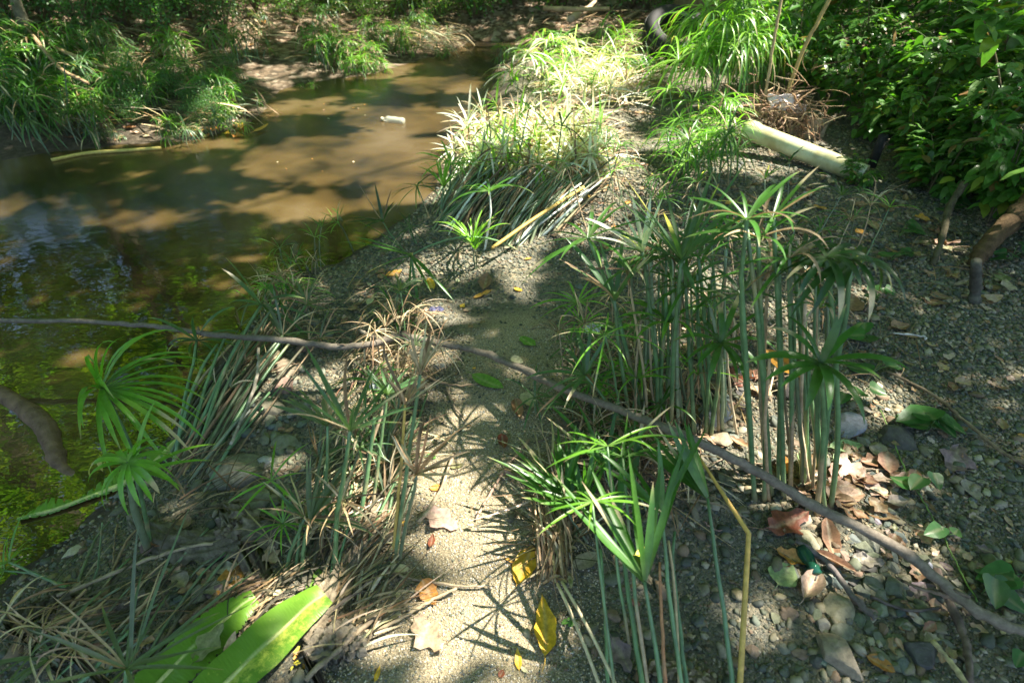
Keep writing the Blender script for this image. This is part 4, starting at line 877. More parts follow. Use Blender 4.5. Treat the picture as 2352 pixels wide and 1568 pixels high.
def leaf_group(n, cx, cy, rx, ry, lr, cols, lb, gp, dz=(.002, .015), shapes=('ell', 'ovate', 'lob', 'lance'), wav=.35, onw=None):
    stuff = gp not in KEEPG
    for k in range(n):
        a = rng.uniform(0, 6.283); q = math.sqrt(rng.random()); x, y = cx + rx * q * math.cos(a), cy + ry * q * math.sin(a)
        p = G(x, y); L_ = rng.uniform(*lr) * scale_at(p)
        mb = leaf_mesh(L_, L_ * rng.uniform(.4, .7), rng.uniform(0, .3), rng.uniform(0, .6), rng.choice(shapes), wav * rng.uniform(.3, 1.5), cj(LC[rng.choice(cols)], .25), 0, 8, 5)
        z = p[2] + rng.uniform(*dz)
        if onw is not None: p = at_z(x, y, WATER + .004); z = p[2]
        loc = (p[0], p[1], z); e = (rng.uniform(-.25, .25), rng.uniform(-.25, .25), rng.uniform(0, 6.28)) if onw is None else (0, 0, rng.uniform(0, 6.28))
        if stuff:
            Mx = np.array(Euler(e).to_matrix())
            V = np.concatenate(mb.v) @ Mx.T + np.array(loc); LIT.add(V, np.concatenate(mb.q), np.concatenate(mb.t), np.concatenate(mb.c))
        else:
            o = mb.build('fallen_leaf', M_LITTER, label=lb, category='leaf', group=gp); o.location = loc; o.rotation_euler = e
BR = ['brown', 'tan', 'brown', 'greyb', 'pinktan', 'brown']
leaf_group(46, 1960, 1120, 140, 80, (30, 70), BR, 'dry brown leaf in the pile at the foot of the tall stems', 'brown leaves piled at the foot of the tall stems')
leaf_group(40, 1640, 860, 190, 180, (26, 60), BR + ['greyb', 'brown'], 'dead leaf on the ground between the tall sedge stems', 'dead leaves between the tall sedge stems')
leaf_group(46, 1850, 480, 280, 90, (16, 40), BR + ['amber', 'orange'], 'dead leaf on the shaded gravel between pipe and sedge stand', 'dead leaves on gravel below the cream pipe')
leaf_group(27, 2180, 620, 190, 90, (24, 60), BR + ['olive'], 'brown leaf on the shaded floor beneath the shrubs', 'brown leaves beneath the right hand shrubs')
leaf_group(30, 2170, 1350, 180, 200, (24, 50), BR + ['purple'], 'dead leaf in the dark lower right corner gravel', 'dead leaves in the lower right corner')
leaf_group(20, 2150, 900, 180, 140, (18, 40), BR, 'small leaf scattered on the right hand gravel', 'leaves scattered on the right hand gravel')
leaf_group(90, 2150, 760, 220, 260, (10, 26), BR + ['greyb', 'greyb'], 'x', 'x')
leaf_group(70, 2050, 1200, 280, 260, (10, 24), BR + ['greyb', 'olive'], 'x', 'x')
leaf_group(70, 1850, 520, 320, 110, (12, 30), BR, 'x', 'x')
leaf_group(60, 620, 1180, 260, 200, (10, 26), ['greyb', 'brown', 'greyb'], 'x', 'x')
leaf_group(60, 1400, 420, 90, 120, (8, 20), BR, 'x', 'x')
leaf_group(30, 1350, 500, 110, 90, (10, 26), BR + ['amber', 'orange', 'yellow'], 'small leaf on the upper gravel path', 'small leaves on the upper gravel path')
leaf_group(26, 1090, 900, 110, 330, (8, 20), BR + ['pale', 'yellow'], 'leaf scrap on the sandy path', 'leaf scraps on the sandy path')
leaf_group(30, 880, 720, 110, 90, (16, 34), BR + ['pale'], 'dead leaf among dry blades left of the upper gravel', 'dead leaves left of the upper gravel')
leaf_group(34, 480, 1290, 160, 90, (26, 60), ['greyb', 'brown', 'purple', 'greyb', 'tan'], 'muddy dead leaf on the lower left bank', 'muddy dead leaves on the lower left bank')
leaf_group(24, 200, 1450, 160, 90, (30, 60), ['greyb', 'brown', 'tan'], 'dead leaf among the bottom left dead blades', 'dead leaves in the bottom left corner')
leaf_group(12, 720, 1520, 60, 50, (10, 24), ['yellow', 'amber', 'lemon'], 'small yellow leaf fragment beside the banana leaf', 'yellow leaf fragments beside the banana leaf')
leaf_group(50, 300, 270, 280, 60, (12, 30), BR + ['pinktan', 'orange'], 'dead leaf on the far muddy flat', 'dead leaves on the far muddy flat')
leaf_group(70, 1390, 75, 150, 55, (10, 22), BR + ['orange', 'tan', 'red'], 'dead leaf on the bank at the upstream end', 'dead leaves on the upstream bank')
leaf_group(50, 700, 80, 230, 60, (10, 26), BR + ['orange', 'tan'], 'dead leaf on the far slope', 'dead leaves on the far slope')
leaf_group(16, 740, 310, 200, 90, (3, 7), ['amber', 'pale', 'tan'], 'tiny yellow leaf floating on the stream', 'tiny leaves floating on the stream', onw=1)
leaf_group(14, 500, 298, 110, 18, (14, 34), ['amber', 'yellow', 'orange'], 'orange leaf at the far waterline', 'orange leaves at the far waterline', onw=1)
leaf_group(40, 1420, 260, 110, 60, (8, 22), BR + ['tan'], 'dead leaf on the path behind the sunlit stand', 'dead leaves on the path behind the sunlit stand')

LIT.build('leaf_litter', M_LITTER, kind='stuff')

# ------------------------------------------------------------------ branches and twigs
def branch(name, px, r0, r1, z, lb, cat='branch', col=(.20, .15, .10), wob_=.004, n=7, m_=None, seg=9, parent=None, origin=None, absz=None):
    P = [G(a, b, z if np.isscalar(z) else z[i]) for i, (a, b) in enumerate(px)]
    pts = catmull(P, n); pts = pts + nr.normal(0, wob_ * .25, pts.shape)
    rr = np.linspace(r0, r1, len(pts)) * (1 + .10 * nr.normal(0, 1, len(pts)))
    mb = MB(); c = np.array(col)[None] * (1 + .2 * nr.normal(0, 1, (len(pts), 1))); tube(mb, pts, rr, np.clip(c, .02, 1), seg)
    if parent is not None: return mb.build(name, m_ or M_TWIG, parent=parent, origin=origin)
    return mb.build(name, m_ or M_TWIG, label=lb, category=cat)
main_px = [(-120, 733), (0, 737), (163, 737), (300, 745), (384, 752), (500, 770), (624, 778), (720, 790), (785, 797), (861, 787), (928, 773), (1020, 790), (1111, 810), (1205, 850), (1285, 890), (1402, 933), (1569, 1000), (1667, 1045), (1770, 1100), (1868, 1159), (2068, 1262), (2160, 1335), (2251, 1405), (2352, 1452), (2450, 1480)]
mz = [.20, .20, .20, .20, .20, .20, .20, .18, .17, .16, .16, .13, .12, .14, .18, .22, .26, .24, .20, .16, .11, .08, .07, .06, .06]
org = G(928, 773, .06); root = empty('fallen_branch', org, 'long thin bare branch lying across the whole scene from water to lower right', 'branch')
P = [Gw(a, b, mz[i]) for i, (a, b) in enumerate(main_px)]; pts = catmull(P, 6)
P2 = pts + nr.normal(0, .0012, pts.shape); rr = np.interp(np.linspace(0, 1, len(pts)), [0, .25, .42, .6, 1], [.008, .010, .0112, .011, .0125]) * (1 + .07 * nr.normal(0, 1, len(pts)))
cc = np.interp(np.linspace(0, 1, len(pts)), [0, .3, .6, 1], [0, .2, .7, 1])[:, None]
mb = MB(); tube(mb, P2, rr, (np.array((.13, .11, .085)) * (1 - cc) + np.array((.17, .14, .105)) * cc) * (1 + .12 * nr.normal(0, 1, (len(pts), 1))), 10); mb.build('bough', M_TWIG, parent=root, origin=org)
branch('side_shoot', [(928, 773), (880, 778), (845, 770), (815, 748)], .011, .006, [.16, .15, .13, .09], None, col=(.2, .17, .13), parent=root, origin=org)
for k in range(9):
    i = rng.randint(20, len(pts) - 8); d = nrm(rv() + [0, 0, .5]); l_ = rng.uniform(.012, .05); mb = MB(); tube(mb, [pts[i], pts[i] + d * l_ * .5 + rv(.003), pts[i] + d * l_], [rr[i] * .6, rr[i] * .35, rr[i] * .22], (.13, .10, .07), 6); mb.build('twig_stub', M_TWIG, parent=root, origin=org)
V, F = I2; kn = G(928, 770, .165); mb = MB(); mb.add(V * .015 * (1 + .15 * nr.normal(0, 1, (len(V), 1))) + kn, None, F, (.09, .07, .05)); mb.build('knot', M_TWIG, parent=root, origin=org)
branch('side_shoot', [(2251, 1405), (2180, 1370), (2110, 1350), (2060, 1325)], .007, .003, [.07, .06, .05, .03], None, col=(.2, .14, .1), parent=root, origin=org)
tw = [
 ([(2035, 850), (2140, 905), (2215, 965), (2290, 1030), (2352, 1065), (2420, 1100)], .005, .006, .02, 'long thin twig trailing over the dark gravel to the right edge', (.22, .16, .1)),
 ([(1670, 575), (1790, 580), (1900, 585), (1950, 600), (1990, 650), (2035, 682)], .004, .0025, [.25, .3, .32, .3, .1, .02], 'dark thin vine arched over the tallest right hand stems', (.16, .12, .08)),
 ([(1830, 1240), (1900, 1290), (1960, 1370), (2010, 1420)], .006, .007, .03, 'dark grey twig crossing the lower right stones', (.12, .10, .09)),
 ([(2150, 1310), (2190, 1400), (2220, 1480), (2230, 1568)], .010, .006, .03, 'rotting thick twig descending beneath the branch at right', (.15, .11, .09)),
 ([(2140, 1470), (2190, 1530), (2240, 1600)], .005, .006, .05, 'pale yellowish cane in the lower right corner', (.36, .30, .16)),
 ([(2000, 1370), (2080, 1400), (2160, 1395)], .004, .003, .02, 'short dark twig under the purplish leaf', (.1, .08, .07)),
 ([(595, 800), (590, 870), (560, 950), (530, 1020)], .006, .004, .08, 'grey stick hanging down from the branch over the lodged stems', (.27, .24, .19)),
 ([(935, 830), (990, 868), (1050, 885), (1100, 880)], .004, .0025, .03, 'thin brown twig curving from the middle clump over the path', (.22, .16, .1)),
 ([(1025, 890), (1045, 935), (1070, 965)], .004, .0025, .01, 'short crooked twig on the grey path', (.2, .16, .11)),
 ([(1215, 1010), (1160, 1080), (1110, 1160), (1095, 1190)], .0045, .003, .012, 'pinkish twig lying diagonally on sunlit sand', (.34, .22, .16)),
 ([(800, 1460), (900, 1430), (985, 1380), (1050, 1350)], .004, .003, .02, 'straw coloured twig at the lower left of the path', (.36, .28, .17)),
 ([(885, 1310), (960, 1330), (1060, 1345), (1135, 1345)], .004, .002, .012, 'nearly horizontal twig crossing the sunlit sand', (.36, .28, .18)),
 ([(1040, 1045), (1010, 1130), (960, 1200)], .004, .006, .02, 'straight thin twig leaning on the torn pale leaf', (.3, .24, .16)),
 ([(700, 1560), (800, 1470), (880, 1400)], .006, .005, .03, 'brown twig beside the large grey brown dead leaf', (.26, .2, .13)),
 ([(130, 1370), (300, 1300), (400, 1265), (520, 1240)], .005, .004, .03, 'long curved dead stalk across the lower left mud', (.27, .22, .14)),
 ([(1340, 720), (1400, 600), (1420, 540)], .0045, .002, .02, 'faint twig at the left foot of the sedge stand', (.25, .2, .13)),
 ([(1580, 985), (1640, 1030), (1700, 1090)], .004, .003, .02, 'thin twig half buried below the tall stems', (.22, .17, .12)),
 ([(2052, 765), (2120, 772), (2125, 780)], .003, .003, .04, 'small whitish twig lying over the standing brown leaf', (.5, .46, .44))]
for (px, r0, r1, z, lb, c_) in tw: branch('twig', px, r0, r1, z, lb, 'twig', c_)
for k in range(46):
    cx, cy, rx, ry = rng.choice([(1900, 1150, 380, 260), (1500, 900, 300, 300), (1980, 600, 300, 130), (500, 1200, 250, 250)])
    x, y = cx + rng.uniform(-rx, rx), cy + rng.uniform(-ry, ry); a = rng.uniform(0, 6.28); l_ = rng.uniform(40, 120)
    q = [(x, y), (x + l_ * .5 * math.cos(a), y + l_ * .5 * math.sin(a) + rng.uniform(-8, 8)), (x + l_ * math.cos(a), y + l_ * math.sin(a))]
    if min(p[1] for p in q) < 300: continue
    o = branch('twig', q, .0022, .0014, .008, 'fine dead twiglet lost in the litter', 'twig', cj((.2, .15, .1), .3)); o['group'] = 'fine twiglets in the litter'

# root and post at right, trunks
branch('root', [(2215, 420), (2180, 480), (2160, 560), (2140, 610)], .017, .012, [.2, .12, .05, .0], 'snaking root coming down from the shrub left of the dark trunk foot', 'root', (.10, .085, .05), m_=M_BARK)
branch('post', [(2237, 706), (2240, 660), (2243, 600)], .022, .018, [-.02, .06, .20], 'short weathered grey post stub with wet black foot', 'post', (.10, .095, .075), m_=M_BARK)
branch('tree_root', [(2420, 420), (2330, 500), (2270, 560), (2235, 610)], .05, .028, [.3, .16, .08, .02], 'thick brown mossy root sloping down at the right edge', 'root', (.11, .07, .035), m_=M_BARK)
P = [at_z(a, b, WATER + dz) for (a, b), dz in zip([(-60, 870), (20, 915), (100, 975), (128, 1040), (150, 1080), (230, 1130)], [0, -.004, -.006, -.006, -.012, -.03])]
mb = MB(); pts = catmull(P, 7); tube(mb, pts, np.interp(np.linspace(0, 1, len(pts)), [0, .5, 1], [.028, .032, .012]) * (1 + .1 * nr.normal(0, 1, len(pts))), (.17, .11, .07), 10)
mb.build('trunk_reflection_bough', M_BARK, label='brown bough standing in for a trunk reflection on the dark water at the left edge', category='branch')  # solid bough made in place of a sunlit trunk's reflection
P = [at_z(a, b, WATER + .01) for a, b in [(118, 368), (200, 352), (300, 345), (370, 340)]]; mb = MB(); tube(mb, catmull(P, 6), .012, (.45, .36, .10), 7); mb.build('floating_cane', M_DSTEM, label='yellow cane floating along the far waterline', category='cane')

# ------------------------------------------------------------------ pipe, debris, bottle, tyre
a0, a1 = G(1712, 296, .14), G(1985, 402, .035)
mb = MB(); n_ = 26; t_ = np.linspace(0, 1, n_)[:, None]; pts = a0 * (1 - t_) + a1 * t_; ax = nrm(a1 - a0)
ro, ri = .054, .047
def ringpipe(mb, pts, rads, col, seg=28, flip=False):
    a = nrm(np.cross(ax, [0, 0, 1])); b = np.cross(ax, a); V = []
    for p_, r_ in zip(pts, rads):
        for k in range(seg): th = 2 * math.pi * k / seg; V.append(p_ + r_ * (math.cos(th) * a + math.sin(th) * b))
    Q_ = [(i * seg + k, i * seg + (k + 1) % seg, (i + 1) * seg + (k + 1) % seg, (i + 1) * seg + k) for i in range(len(pts) - 1) for k in range(seg)]
    mb.add(V, Q_, None, col)
P_ = np.vstack([pts[::-1][-1:] + ax * .25, pts[0:1] + ax * 0, pts, pts[-1:], pts[-1:] - ax * .25])
rads = np.concatenate([[ri, ri], np.where(np.arange(n_) < 3, ro * 1.12, ro), [ri, ri]])
ringpipe(mb, P_, rads, (.66, .62, .42))
m, nt, N, L = mat('aged_cream_plastic'); g = nd(N, 'ShaderNodeNewGeometry')
def noi(scale, det=5.0, rough=.6):
    v = nd(N, 'ShaderNodeTexNoise', Scale=float(scale), Detail=det, Roughness=rough); L.new(g.outputs['Position'], v.inputs['Vector']); return v
n1 = noi(9); n2 = noi(45, 6.0)
r1 = nd(N, 'ShaderNodeValToRGB'); r1.color_ramp.elements[0].position = .38; r1.color_ramp.elements[0].color = (.40, .35, .17, 1); r1.color_ramp.elements[1].position = .6; r1.color_ramp.elements[1].color = (.56, .57, .34, 1); L.new(n1.outputs[0], r1.inputs[0])
r2 = nd(N, 'ShaderNodeValToRGB'); r2.color_ramp.elements[0].position = .64; r2.color_ramp.elements[1].position = .74; L.new(n2.outputs[0], r2.inputs[0])
mx = nd(N, 'ShaderNodeMix'); mx.data_type = 'RGBA'; L.new(r2.outputs[0], mx.inputs[0]); L.new(r1.outputs[0], mx.inputs[6]); mx.inputs[7].default_value = (.10, .09, .05, 1)
p = nd(N, 'ShaderNodeBsdfPrincipled'); p.inputs['Roughness'].default_value = .38; L.new(mx.outputs[2], p.inputs['Base Color']); o = nd(N, 'ShaderNodeOutputMaterial'); L.new(p.outputs[0], o.inputs[0])
mb.build('plastic_pipe', m, label='cream plastic drain pipe lying tilted in front of the shrubs', category='pipe')

# debris bundle hung on two canes
dc = at_y(1790, 258, G(1800, 330)[1] + .05); root = empty('flood_debris_bundle', dc, 'tangle of dry roots and rags caught on bare canes above the pipe', 'debris')
mb = MB()
for k in range(420):
    c = dc + np.array([rng.gauss(0, .12), rng.gauss(0, .07), rng.gauss(-.03, .09)]); d = nrm(rv() * [1, .7, .6] + [0, 0, -.25]); l_ = rng.uniform(.05, .22); e = c + d * l_
    tube(mb, bez(c, (c + e) / 2 + rv(.05), e, 6), rng.uniform(.0012, .004), cj(rng.choice([(.30, .2, .12), (.16, .10, .06), (.4, .3, .18), (.1, .07, .045)]), .2), 4)
for k in range(60):
    c = dc + np.array([rng.uniform(-.08, .18), rng.uniform(-.05, .05), rng.uniform(-.2, .0)]); e = c + np.array([rng.uniform(-.03, .06), 0, -rng.uniform(.1, .28)])
    ribbon(mb, bez(c, (c + e) / 2 + rv(.03), e, 6), [.008, .01, .01, .009, .007, .003], nrm([1, rng.uniform(-1, 1), 0]), cj((.30, .24, .14), .3), .5)
mb.build('dry_tangle', M_FIBRE, parent=root, origin=dc)
def cloth(c, sx, sz, amp, col, name, parent=None, origin=None, tiltv=(0, 0, 0), nu=22, nv=18, **tags):
    u, v = np.meshgrid(np.linspace(-.5, .5, nu), np.linspace(0, 1, nv), indexing='ij'); ph = rng.uniform(0, 6)
    X = u * sx * (1 + .12 * np.sin(v * 5 + ph)); Z = -v * sz * (1 + .10 * np.sin(u * 9)); Y = amp * (np.sin(u * 11 + v * 4 + ph) + .6 * np.sin(u * 23 - v * 6) * v + .5 * np.sin(v * 9))
    V = np.stack([X, Y + tiltv[1] * v, Z], -1).reshape(-1, 3) + c; i_ = np.arange(nu * nv).reshape(nu, nv)
    mb = MB(); mb.add(V, np.stack([i_[:-1, :-1], i_[1:, :-1], i_[1:, 1:], i_[:-1, 1:]], -1).reshape(-1, 4), None, col)
    o = mb.build(name, M_RAG, parent=parent, origin=origin, **tags); s_ = o.modifiers.new('thick', 'SOLIDIFY'); s_.thickness = .003; return o
M_RAG = mat_solid('coarse_cloth', .9, .35, 60, .8, 350, .003, .1)
cloth(dc + [-.02, -.05, .12], .17, .09, .018, (.62, .56, .54), 'pale_rag', root, dc)
cloth(dc + [.10, -.04, .06], .10, .07, .015, (.5, .42, .38), 'pale_rag', root, dc)
def cane(px, y0, r, lb, name='bare_cane', col=(.36, .28, .14), ext=1.0):
    ys = np.linspace(0, 1, len(px)); P = [at_y(a, b, y0 + (i * .03)) for i, (a, b) in enumerate(px)]; P.append(P[-1] + (P[-1] - P[-2]) * ext)
    pts = catmull(P, 7) ; pts = pts + nr.normal(0, .002, pts.shape); mb = MB(); tube(mb, pts, np.linspace(r, r * .8, len(pts)), cj(col, .1), 8)
    return mb, pts
mb, _ = cane([(1722, 330), (1757, 220), (1775, 110), (1795, 0)], dc[1], .010, ''); mb.build('bare_cane', M_DSTEM, label='thinner left bare cane rising out of the debris tangle', category='cane')
mb, _ = cane([(1790, 300), (1812, 205), (1850, 105), (1905, 0)], dc[1], .013, '', col=(.33, .24, .09)); mb.build('bare_cane', M_DSTEM, label='thicker right bare cane rising out of the debris tangle', category='cane')
for q, lb in [([(1820, 215), (1845, 255), (1858, 290)], 'thin_stick'), ([(1750, 262), (1790, 240), (1822, 216)], 'thin_stick'), ([(1680, 250), (1720, 242), (1770, 243)], 'thin_stick'), ([(1825, 270), (1865, 310), (1885, 350)], 'thin_stick'), ([(1825, 240), (1850, 220), (1870, 205)], 'thin_stick')]:
    mbq, _ = cane(q, dc[1] - .08, .006, '', ext=.1, col=(.36, .22, .12)); mbq.build('thin_stick', M_TWIG, parent=root, origin=dc)
cloth(at_y(1868, 272, dc[1] + .02), .24, .26, .015, (.36, .31, .2), 'burlap_rag', label='coarse olive brown sacking draped behind the pipe', category='rag')
mb = MB(); q = at_y(2020, 335, G(2020, 400)[1]); tube(mb, [q + [0, 0, -.12], q + [0, 0, .06]], .025, (.02, .02, .02), 10); mb.build('stump', M_BARK, label='charred black stake standing in front of the leafy shrubs', category='stake')

# tyre
tc = G(1535, 150); root = empty('car_tyre', tc, 'old black car tyre leaning half hidden behind the weeping sedge', 'tyre')
def torus_part(prof, col, name, m_, c, rot, seg=56):
    V = []; n_ = len(prof)
    for k in range(seg):
        th = 2 * math.pi * k / seg
        for (r_, y_) in prof: V.append((r_ * math.cos(th), y_, r_ * math.sin(th)))
    V = np.array(V); Q_ = [(k * n_ + i, k * n_ + (i + 1) % n_, ((k + 1) % seg) * n_ + (i + 1) % n_, ((k + 1) % seg) * n_ + i) for k in range(seg) for i in range(n_)]
    from mathutils import Matrix, Euler
    Mx = np.array(Euler(rot).to_matrix()); V = V @ Mx.T + c; mb = MB(); mb.add(V, Q_, None, col); return mb.build(name, m_, parent=root, origin=tc)
M_RUB = mat_solid('tyre_rubber', .7, .3, 25, .5, 60, .004, .3)
torus_part([(.19, -.07), (.215, -.095), (.27, -.11), (.305, -.09), (.315, -.045), (.315, .045), (.305, .09), (.27, .11), (.215, .095), (.19, .07), (.20, 0)], (.016, .016, .015), 'tyre_casing', M_RUB, tc + [.05, .05, .24], (R(-62), 0, R(14)))
torus_part([(.322, -.05), (.322, -.03), (.316, -.03), (.316, -.05)], (.05, .05, .045), 'tread', M_RUB, tc + [.05, .05, .24], (R(-62), 0, R(14)))
torus_part([(.192, -.072), (.20, -.088), (.212, -.092), (.20, -.07)], (.16, .16, .14), 'bead', M_RUB, tc + [.05, .05, .24], (R(-62), 0, R(14)))

# bottle on the water
bc = at_z(905, 277, WATER + .012); root = empty('plastic_bottle', bc, 'clear plastic bottle floating on its side in mid stream', 'bottle')
m, nt, N, L = mat('clear_plastic'); p = nd(N, 'ShaderNodeBsdfPrincipled'); p.inputs['Base Color'].default_value = (.70, .72, .58, 1); p.inputs['Roughness'].default_value = .1; p.inputs['Alpha'].default_value = .38; o = nd(N, 'ShaderNodeOutputMaterial'); L.new(p.outputs[0], o.inputs[0])
ax = nrm(np.array([-1, .32, .03])); t_ = np.array([0, .004, .02, .05, .08, .11, .14, .155, .165, .185]); rr_ = np.array([.012, .027, .031, .028, .031, .028, .030, .024, .013, .012])
mb = MB(); tube(mb, bc[None] + ax[None] * (t_ - .09)[:, None], rr_, (.8, .8, .75), 18); mb.build('bottle_body', m, parent=root, origin=bc)
mb = MB(); tube(mb, bc[None] + ax[None] * np.array([.094, .098, .11, .112])[:, None], [.012, .0145, .0145, .012], (.55, .5, .35), 16); mb.build('bottle_cap', M_RAG, parent=root, origin=bc)
# green bottle neck
bc = G(1860, 1290, .015); m, nt, N, L = mat('green_glass'); p = nd(N, 'ShaderNodeBsdfPrincipled'); p.inputs['Base Color'].default_value = (.01, .06, .035, 1); p.inputs['Roughness'].default_value = .1; o = nd(N, 'ShaderNodeOutputMaterial'); L.new(p.outputs[0], o.inputs[0])
ax = nrm(G(1880, 1320) - G(1850, 1265)); mb = MB(); t_ = np.array([-.035, -.02, 0, .012, .014, .02, .022, .032]); tube(mb, bc[None] + ax[None] * t_[:, None], [.020, .0195, .015, .013, .0155, .0155, .013, .0135], (0, .1, .05), 18); mb.build('glass_bottle_neck', m, label='broken dark green bottle neck between curled leaves', category='glass')
# scraps
c = G(1362, 742, .03); o = cloth(c, .05, .09, .006, (.62, .68, .62), 'plastic_scrap', label='whitish plastic film scrap left of the sedge stand', category='plastic scrap', tiltv=(0, -.05, 0))
c = G(1003, 704, .012); cloth(c, .05, .02, .004, (.10, .10, .17), 'cloth_scrap', label='small dark blue rag scrap on the upper gravel', category='rag', tiltv=(0, -.02, 0))
c = G(858, 870, .03); cloth(c, .03, .05, .004, (.42, .48, .46), 'plastic_scrap', label='greyish plastic scrap tucked in the middle sedge clump', category='plastic scrap', tiltv=(0, -.03, 0))

# ------------------------------------------------------------------ banana leaves
m, nt, N, L = mat('banana_leaf')
a = nd(N, 'ShaderNodeAttribute', attribute_name='Col'); sep = nd(N, 'ShaderNodeSeparateColor'); L.new(a.outputs['Color'], sep.inputs[0]); g = nd(N, 'ShaderNodeNewGeometry')
n1 = noi(55, 8.0, .8)
ad = nd(N, 'ShaderNodeMath', operation='ADD'); L.new(n1.outputs[0], ad.inputs[0]); L.new(sep.outputs[1], ad.inputs[1])
r1 = nd(N, 'ShaderNodeValToRGB'); e = r1.color_ramp.elements; e[0].position = .62; e[0].color = (.13, .27, .025, 1); e[1].position = .80; e[1].color = (.50, .56, .09, 1); L.new(ad.outputs[0], r1.inputs[0])
n2 = noi(14, 5.0); r2 = nd(N, 'ShaderNodeValToRGB'); e = r2.color_ramp.elements; e[0].position = .68; e[1].position = .70; L.new(n2.outputs[0], r2.inputs[0])
mx = nd(N, 'ShaderNodeMix'); mx.data_type = 'RGBA'; L.new(r2.outputs[0], mx.inputs[0]); L.new(r1.outputs[0], mx.inputs[6]); mx.inputs[7].default_value = (.13, .12, .07, 1)
mv = nd(N, 'ShaderNodeMix'); mv.data_type = 'RGBA'; L.new(sep.outputs[0], mv.inputs[0]); L.new(mx.outputs[2], mv.inputs[6]); mv.inputs[7].default_value = (.42, .5, .2, 1)
vm = nd(N, 'ShaderNodeMapRange'); L.new(sep.outputs[2], vm.inputs[0]); vm.inputs[3].default_value = .9; vm.inputs[4].default_value = 1.04
vs = nd(N, 'ShaderNodeVectorMath', operation='SCALE'); L.new(mv.outputs[2], vs.inputs[0]); L.new(vm.outputs[0], vs.inputs['Scale'])
p = nd(N, 'ShaderNodeBsdfPrincipled'); p.inputs['Roughness'].default_value = .4; L.new(vs.outputs[0], p.inputs['Base Color'])
tr = nd(N, 'ShaderNodeBsdfTranslucent'); L.new(mv.outputs[2], tr.inputs[0]); ms = nd(N, 'ShaderNodeMixShader'); ms.inputs[0].default_value = .2; L.new(p.outputs[0], ms.inputs[1]); L.new(tr.outputs[0], ms.inputs[2])
o = nd(N, 'ShaderNodeOutputMaterial'); L.new(ms.outputs[0], o.inputs[0]); M_BAN = m
def banana(center_px, wl, wr, z, lb, yel=0.0, rag=0.0, absw=None, nu=150, nv=17, name='banana_leaf'):
    if absw is None: P = [G(a, b, zz) for (a, b), zz in zip(center_px, z)]
    else: P = [at_z(a, b, absw) for a, b in center_px]
    c = catmull(P, 60); c = c[np.linspace(0, len(c) - 1, nu).astype(int)]; tan = np.gradient(c, axis=0); tan /= np.linalg.norm(tan, axis=1)[:, None] + 1e-9
    sd = np.cross(tan, [0, 0, 1]); sd /= np.linalg.norm(sd, axis=1)[:, None]
    V = []; C = []; t = np.linspace(0, 1, nu)
    for i in range(nu):
        for j in range(nv):
            v = (j / (nv - 1)) * 2 - 1; wv = (wl if v < 0 else wr); w_ = np.interp(t[i], np.linspace(0, 1, len(wv)), wv)
            rg = 1 - rag * max(0, math.sin(i * 1.3 + (3 if v > 0 else 0)) * math.sin(i * .37 + v)) * .8
            p_ = c[i] + sd[i] * v * w_ * rg + np.array([0, 0, .010 * abs(v) * (w_ / .06) - .006 * abs(v) ** 3 + .0004 * math.sin(i * 2.7 - abs(v) * 7 + 2.5 * math.sin(i * .31)) + .003 * math.sin(i * .11 + v * 2)])
            V.append(p_); C.append((1.0 if abs(v) < .06 else 0.0, yel * (1 if v > -.1 else .1) * (1 - abs(v) * .5), .5 + .5 * math.sin(i * 2.7 - abs(v) * 7 + 2.5 * math.sin(i * .31)) * abs(math.sin(i * .17))))
    i_ = np.arange(nu * nv).reshape(nu, nv); mb = MB(); mb.add(V, np.stack([i_[:-1, :-1], i_[1:, :-1], i_[1:, 1:], i_[:-1, 1:]], -1).reshape(-1, 4), None, np.array(C))
    root = empty(name, c[0], lb, 'leaf'); mb.build('leaf_blade', M_BAN, parent=root, origin=c[0])
    mb = MB(); tube(mb, c + [0, 0, -.002], np.linspace(.006, .003, nu) if absw is None else np.linspace(.004, .011, nu), (.42, .46, .16), 7); mb.build('midrib', M_DSTEM, parent=root, origin=c[0])
banana([(420, 1680), (510, 1575), (600, 1490), (680, 1415), (745, 1362)], [.05, .055, .058, .052, .03], [.05, .052, .052, .046, .03], [.05, .055, .06, .055, .05], 'yellow splashed banana leaf piece at the bottom, right one of the pair', yel=.22)
banana([(270, 1680), (360, 1570), (450, 1480), (530, 1410), (585, 1368)], [.05, .05, .05, .045, .02], [.05, .06, .06, .05, .02], [.04, .045, .045, .04, .04], 'plain green banana leaf piece at the bottom, left one of the pair', yel=.0, rag=.15)
banana([(40, 1190), (120, 1170), (200, 1142), (280, 1110), (340, 1075), (410, 1010)], [.005, .05, .012, .05, .06, .05, .02], [.006, .008, .01, .012, .012, .01], None, 'torn banana leaf with thick yellow midrib half afloat at the left waterline', yel=.1, rag=.9, absw=WATER + .012)

